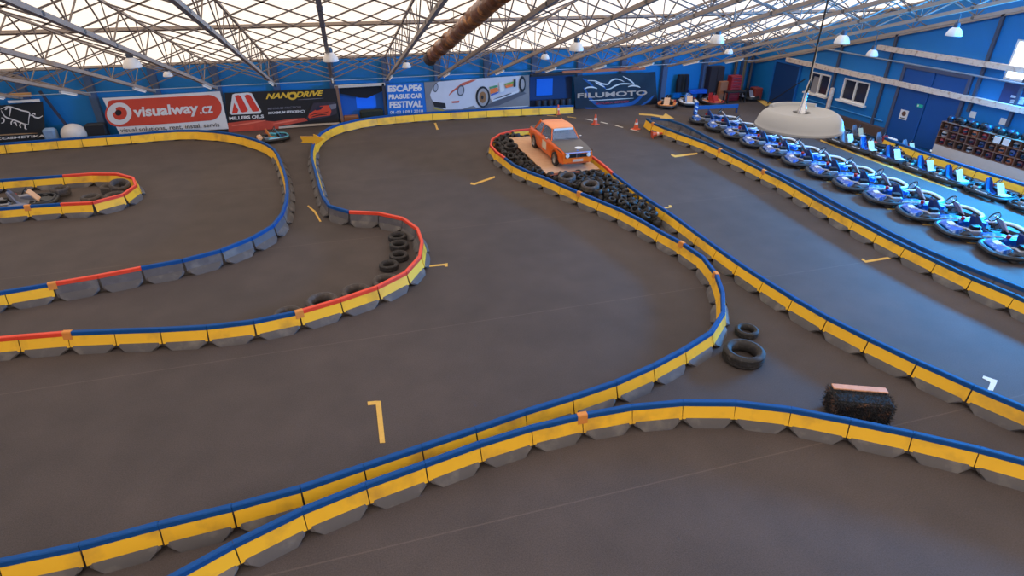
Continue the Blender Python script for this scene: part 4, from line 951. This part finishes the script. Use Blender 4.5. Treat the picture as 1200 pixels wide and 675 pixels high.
# blue recess right of the race car banner
rc = empty('wall_recess', (10.3, 31.95, 0), 'dark recess with a bright blue panel, right of the race car photo banner', 'recess')
MB().box((1.3, .35, 1.0), (2.5, .04, 2.0)).build('recess_back', mat('recess_navy', '#0c2f63', .6), rc)
MB().box((.9, .3, 1.25), (.95, .03, .9)).build('bright_blue_panel', mat('recess_blue', '#0a5cc8', .4, emit='#0a5ed0', estr=.22), rc)
MB().box((1.3, .05, 1.93), (2.6, .3, .1)).build('dark_lintel', mat('lintel', '#23252d', .8), rc)
for i in range(6):
    x = 10.75+i*.36
    tag(MB().lathe([(.15, 0), (.16, .02), (.165, .3), (.16, .58), (.15, .6), (1e-4, .6)], 14, Matrix.Translation((x, 31.95, 0))).build('dark_drum', mat('drum_black', '#1a2030', .6)), '%s dark drum from the left in the recess right of the race car banner' % ORD[i], 'drum', 'drums in the recess')

# things along the back wall
dome = empty('white_dome_cover', (-11.85, 31.75, 0), 'white domed cover with a dark gap standing behind the far left barrier', 'cover')
MB().lathe([(.5, .3), (.52, .45), (.45, .66), (.3, .8), (.12, .87), (1e-4, .88)], 22).build('dome', mat('dome_white', '#cfc6bd', .6, var=.1), dome)
MB().lathe([(.4, 0), (.46, .3), (.3, .31)], 18).build('pale_blue_base', mat('dome_base', '#8fa3bc', .6), dome)
tag(MB().rbox((-12.75, 31.7, .38), (.5, .4, .76), .08).build('pale_blue_box', mat('box_blue', '#7d97b5', .7, var=.2)), 'pale blue box left of the white domed cover', 'box')
tag(MB().rbox((-10.95, 31.95, .4), (.85, .4, .8), .06).build('black_case', mat('case_black', '#1a1a20', .7)), 'black case standing left of the sagging white and red banner', 'case')
tag(MB().bar((-12.05, 32.2, .3), (-12.75, 32.2, 2.3), .1).build('leaning_pole', mat('pole_dark', '#33364a', .6)), 'dark pole leaning between the black banner and the white dome', 'pole')
def chest(loc, label):
    t = empty('tool_chest', loc, label, 'tool chest')
    MB().rbox((0, 0, .55), (.72, .45, 1.1), .02).build('carcass', mat('chest_red', '#8e1f2a', .4), t)
    for k in range(6):
        d = MB().rbox((0, -.235, .2+.155*k), (.66, .03, .135), .01).build('drawer', mat('drawer_red', '#a8303a', .4), t)
        MB().bar((-.25, -.26, .24+.155*k), (.25, -.26, .24+.155*k), .018).build('handle', CHROME, d)
    return t
chest((22.95, 31.6, 0), 'red tool chest with drawers in the workshop corner').scale = (1, 1, 1.3)
lk = empty('dark_locker', (21.95, 32.2, 0), 'tall dark brown locker against the back wall of the workshop corner', 'locker')
MB().rbox((0, 0, .95), (.95, .45, 1.9), .02).build('carcass', mat('locker_dark', '#241d24', .6), lk)
for s in (-1, 1): MB().box((s*.235, -.235, .95), (.45, .02, 1.8)).build('door', mat('locker_door', '#2c2226', .6), lk)
tag(MB().rbox((22.35, 31.75, .55), (.62, .25, 1.1), .02, rz=.1).build('brown_board', mat('cork', '#a06a4c', .8, var=.15)), 'light brown board standing left of the red tool chest', 'board')
wb = empty('work_bench', (22.7, 31.0, 0), 'dark work bench in front of the red tool chest', 'bench')
MB().box((0, 0, .62), (1.3, .5, .06)).build('top', KDRK, wb)
for x in (-.58, .58):
    for y in (-.2, .2): MB().box((x, y, .3), (.06, .06, .6)).build('leg', KDRK, wb)
coat = empty('hanging_coats', (19.9, 32.4, 0), 'dark clothes hanging on the back wall above the white kart', 'clothes')
for k in range(3): MB().loft([[(-.2+.2*k+x*.12, -.1+y*.1, 1.5) for x, y in ((-1,-1),(1,-1),(1,1),(-1,1))], [(-.2+.2*k+x*.17, -.1+y*.13, 1.1) for x, y in ((-1,-1),(1,-1),(1,1),(-1,1))], [(-.2+.2*k+x*.15, -.1+y*.12, .5) for x, y in ((-1,-1),(1,-1),(1,1),(-1,1))]]).build('coat', mat('coat_%d' % k, ('#181c26', '#22201f', '#101a30')[k], .9), coat)
tag(MB().rbox((20.9, 32.2, .5), (1.2, .4, .25), .03).build('blue_shelf', mat('shelf_blue', '#0e56c8', .5)), 'bright blue shelf left of the dark brown locker', 'shelf')
tag(MB().rbox((24.45, 31.4, .35), (.5, .6, .7), .03).build('red_crate', mat('crate_red', '#7a2a22', .7)), 'dark red crate in the corner beside the navy door', 'crate')
for i, x in enumerate((23.5, 24.1, 24.6)):
    tag(MB().tube([(x, 32.45, 0), (x, 32.45, 2.4)], .09, 10).build('stove_pipe', mat('pipe_%d' % i, ('#5a5248', '#6c6248', '#4a4a52')[i], .6)), '%s upright pipe in the far right corner, counted from the left' % ORD[i], 'pipe', 'upright pipes in the corner')
for i, z in enumerate((.98, .55)):
    tag(MB().box((XR-.02, 29.65-.1*i, 1.72-.6*i), (.02, .28, .34-.02*i)).build('door_notice', PW), '%s paper notice on the navy office door' % ('upper', 'lower')[i], 'notice')
# gate notices
ns = empty('gate_notice', (XR-.085, 21.35, 1.25), 'square white warning notice with a dark round symbol on the blue gate', 'notice')
MB().box((0, 0, 0), (.012, .42, .42)).build('board', PW, ns)
MB().lathe([(.11, 0), (.11, .004), (1e-4, .005)], 18, Matrix.Translation((-.007, 0, .05)) @ Matrix.Rotation(-PI/2, 4, 'Y')).build('symbol', mat('notice_brown', '#6a4434', .6), ns)
MB().box((-.008, 0, -.15), (.004, .26, .04)).build('caption_bar', PK, ns)
ex = empty('exit_sign', (XR-.085, 20.7, 1.78), 'small green exit sign on the blue gate', 'sign')
MB().box((0, 0, 0), (.014, .3, .13)).build('board', mat('exit_green', '#1f9a86', .4, emit='#1f9a86', estr=.25), ex)
MB().box((-.009, .08, 0), (.004, .06, .08)).build('symbol', PW, ex)
po = empty('wall_poster', (XR-.03, 16.3, 2.95), 'large dark poster of white machinery high on the right wall', 'poster')
MB().box((0, 0, 0), (.03, 2.4, .85)).build('sheet', mat('poster_navy', '#26386a', .6, var=.4, scale=3), po)
for k in range(9):
    MB().rbox((-.02, .55-random.random()*1.2, -.25+.06*k), (.02, .5, .09), .03, rx=random.uniform(-.4, .4)).build('pale_shape', mat('poster_pale', '#b9bcc8', .6, var=.2), po)

# ------------------------------------------------------------------ helmet rack on the right wall
RX, RY0, RY1 = 24.2, 18.95, 9.0
rk = empty('helmet_rack', (RX, RY0, 0), 'long wooden pigeonhole rack full of helmets with a pale lower panel, on the right wall', 'rack')
ncol = 24; cw = (RY0-RY1)/ncol; z0, rh = .62, .31
RW = mat('rack_wood', '#7c5a4a', .7, var=.2)
MB().box((.3, -(RY0-RY1)/2, .3), (.6, RY0-RY1, .6)).build('pale_lower_panel', mat('rack_panel', '#c9b7a8', .7, var=.06), rk)
MB().box((.58, -(RY0-RY1)/2, z0+rh*1.5), (.03, RY0-RY1, rh*3)).build('back_board', mat('rack_back', '#4a3a38', .8), rk)
for k in range(4): MB().box((.3, -(RY0-RY1)/2, z0+rh*k), (.6, RY0-RY1, .025)).build('shelf', RW, rk)
for k in range(ncol+1): MB().box((.3, -cw*k, z0+rh*1.5), (.59, .022, rh*3)).build('divider', RW, rk)
def helmet_proto():
    h = empty('helmet', (0, 0, 0), '', 'helmet', group='helmets in the rack')
    prof = [(.085, -.12), (.12, -.1), (.14, -.03), (.143, .03), (.122, .09), (.075, .13), (1e-4, .14)]
    MB().lathe(prof, 14, Matrix.Diagonal((1.12, .95, 1, 1))).build('shell', KRED, h)
    vs = []
    for j, z in enumerate((-.03, .045)):
        for k in range(9):
            t = PI+(-.9+1.8*k/8); vs.append((.163*math.cos(t), .14*math.sin(t), z))
    MB().add(vs, [(k, k+1, k+10, k+9) for k in range(8)]).build('visor', mat('visor', '#1a1a1e', .15), h)
    return h
hp = helmet_proto(); first = True
HC = [('red', '#8e2b30'), ('black', '#1f1d20'), ('grey', '#7d777c'), ('blue', '#2f3f72'), ('orange', '#a8603c'), ('brown', '#5e3c34'), ('white', '#b8aeaa'), ('wine', '#5a2530')]
HM = [mat('helmet_'+n, c, .35) for n, c in HC]
for r, rn in enumerate(('bottom', 'middle', 'top')):
    for k in range(13):
        j = random.randrange(len(HC)); p = (RX+.17, RY0-cw*(k+.5), z0+rh*r+.0125+.12)
        l = '%s helmet in the %s row of the rack, %s compartment from the left' % (HC[j][0], rn, ORD[k])
        if first: h = hp; h.location = p; h['label'] = l; first = False
        else: h = copy_tree(hp, p, random.uniform(-.5, .5), l)
        recolour(h, {'shell': HM[j]})
for k in range(20):
    p = (RX+.2+.12*(k % 2), RY0-.2-.27*k, z0+rh*3+.0125+.12)
    h = copy_tree(hp, p, random.uniform(-.6, .6), 'dark helmet on top of the rack, %s from the left' % ORD[k]); recolour(h, {'shell': HM[1] if k % 3 else mat('helmet_navy', '#202a40', .35)})
    h['group'] = 'dark helmets on top of the rack'
for i, (y, z) in enumerate(((18.3, 1.92), (17.03, 1.93), (16.5, 1.4), (16.15, 1.4))):
    tag(MB().box((XR-.01 if z > 1.6 else RX-.01, y, z), (.02, .26, .24)).build('paper_notice', PW), ('small white notice on the wall above the left end of the helmet rack', 'small white notice on the wall above the middle of the helmet rack', 'left white card pinned on the front of the helmet rack', 'right white card pinned on the front of the helmet rack')[i], 'notice')

# ------------------------------------------------------------------ pendant lamps
LW = mat('lamp_enamel', '#d2cac2', .4, emit='#fff3e6', estr=.12)
def bay_lamp(p, d, top, label, glow):
    x, y, z = p; lp = empty('pendant_lamp', (x, y, z), label, 'lamp', group='bell shaped hall lamps'); r = d/2
    MB().lathe([(r, -.24*d), (r*1.02, -.2*d), (r*.95, -.05*d), (r*.72, .18*d), (r*.4, .3*d), (r*.36, .32*d), (r*.6, .1*d), (r*.86, -.1*d), (r*.94, -.22*d)], 22, closed=True).build('shade', LW, lp)
    MB().sphere((0, 0, -.05*d), r*.4, 12, 8).build('bulb', mat('bulb', '#fff4e6', .3, emit='#fff0dc', estr=glow), lp)
    MB().lathe([(r*.38, .3*d), (r*.4, .45*d), (r*.3, .62*d), (1e-4, .64*d)], 14).build('gear_box', mat('gear_grey', '#3c4658', .5), lp)
    if top-z > .64*d: MB().tube([(0, 0, .6*d), (0, 0, top-z)], .02, 6).build('hanger', mat('hanger_grey', '#4a4a50', .5), lp)
where = ['white bell lamp left of centre, above the white and red banner', 'white bell lamp on the central truss above the black and red banner', 'white bell lamp right of centre, high behind the orange car', 'white bell lamp above and right of the dark draped banner', 'smaller white lamp near the back wall above the eye emblem banner', 'smaller white lamp near the back wall above the blue festival banner', 'smaller white lamp near the back wall above the race car banner', 'smaller white lamp near the back wall above the workshop corner', 'white lamp close to the office windows, at the end of the upper beam', 'white bell lamp just right of the long hanging cord', 'white bell lamp nearest the bright window on the right wall']
for i, (x, y, z, d) in enumerate(LAMPS):
    d = min(d, .62)*(.8 if 3 < i < 8 else 1); xx = min(TX, key=lambda t: abs(t-x)) if i < 4 else x
    zz = z-.05-.28*d
    bay_lamp((x, y, zz), d, zt(y, 2.893)-.0, where[i], 1.2)
# the big lamp hanging close to the camera
lx, ly, lz = 2.85, 3.18, 6.585
lp = empty('close_pendant_lamp', (lx, ly, lz), 'large white dome lamp seen from above, hanging on a long black cord', 'lamp')
sh = MB().lathe([(.292, -.055), (.302, -.05), (.304, -.034), (.298, -.024), (.294, -.01), (.284, .018), (.268, .042), (.246, .06), (.226, .07), (.215, .07), (.13, .058), (.06, .06), (.06, .045), (.215, .055), (.25, .04), (.272, .01), (.288, -.04)], 56, closed=True).build('dome', mat('lamp_white_enamel', '#a2a2a3', .5, var=.03), lp, .6)
vs = []; n = 24; a0 = math.radians(25)
for k in range(n+1):
    a = a0+math.radians(100)*k/n
    for r, z in ((.2, .06), (.24, .062), (.232, .088), (.21, .088)): vs.append((r*math.cos(a), r*math.sin(a), z))
MB().add(vs, [(4*k+i, 4*k+(i+1) % 4, 4*k+4+(i+1) % 4, 4*k+4+i) for k in range(n) for i in range(4)]+[(0,1,2,3), (4*n+3,4*n+2,4*n+1,4*n)]).build('raised_lip', MATS['lamp_white_enamel'], lp, .6)
MB().lathe([(.034, .055), (.03, .08), (.016, .13), (.012, .2), (1e-4, .2)], 12).build('hook_mount', CHROME, lp)
MB().tube([(0, 0, .19), (.012, 0, .25), (0, .0, .32), (.0, 0, 3.2)], [.008, .008, .006, .0055], 8).build('black_cord', BLACK, lp)
MB().tube([(-.02, 0, .1), (-.008, .004, .2), (.006, -.004, .3), (.008, .0, .45), (.0, .003, .62), (.003, 0, .8)], .004, 6).build('white_flex', mat('white_flex', '#c9c4be', .5), lp)
lp.scale = (.88, .88, .88)
# thin dark pole near the office door
tag(MB().bar((24.3, 30.0, .05), (24.75, 27.9, 1.75), .05).build('leaning_boom_pole', mat('boom_black', '#26262c', .5)), 'thin dark pole leaning by the navy office door', 'pole')
tag(MB().rbox((XR-.13, 25.85, 1.1), (.2, .2, 1.1), .05).build('wrapped_pipe', TAN), 'pale wrapped pipe standing between the two office windows', 'pipe')

# ------------------------------------------------------------------ light and camera
def area(name, loc, rot, sx, sy, energy, col):
    l = bpy.data.lights.new(name, 'AREA'); l.shape = 'RECTANGLE'; l.size = sx; l.size_y = sy; l.energy = energy; l.color = col
    o = bpy.data.objects.new(name, l); C.objects.link(o); o.location = loc; o.rotation_euler = rot; return o
area('daylight_from_high_window', (XR-.35, 12.6, 4.25), (0, math.radians(65), 0), 1.2, 7.5, 8200, (.0, .36, 1.0))
w = bpy.data.worlds.new('World'); bpy.context.scene.world = w; w.use_nodes = True
w.node_tree.nodes['Background'].inputs[0].default_value = (.75, .85, 1, 1); w.node_tree.nodes['Background'].inputs[1].default_value = .4
cd = bpy.data.cameras.new('camera'); cam = bpy.data.objects.new('camera', cd); C.objects.link(cam)
cd.sensor_width = 36; cd.lens = 36*691/1200; cd.clip_start = .05; cd.clip_end = 300
cam.location = (0, 0, 7.5)
pi_, ya = math.radians(29.22), math.radians(16.12)
fw = Vector((math.sin(ya)*math.cos(pi_), math.cos(ya)*math.cos(pi_), -math.sin(pi_)))
cam.rotation_euler = fw.to_track_quat('-Z', 'Y').to_euler()
sc = bpy.context.scene; sc.camera = cam
sc.view_settings.view_transform = 'Standard'; sc.view_settings.look = 'None'; sc.view_settings.exposure = 0; sc.view_settings.gamma = 1
sc.cycles.use_denoising = True
sc.cycles.sample_clamp_indirect = 6
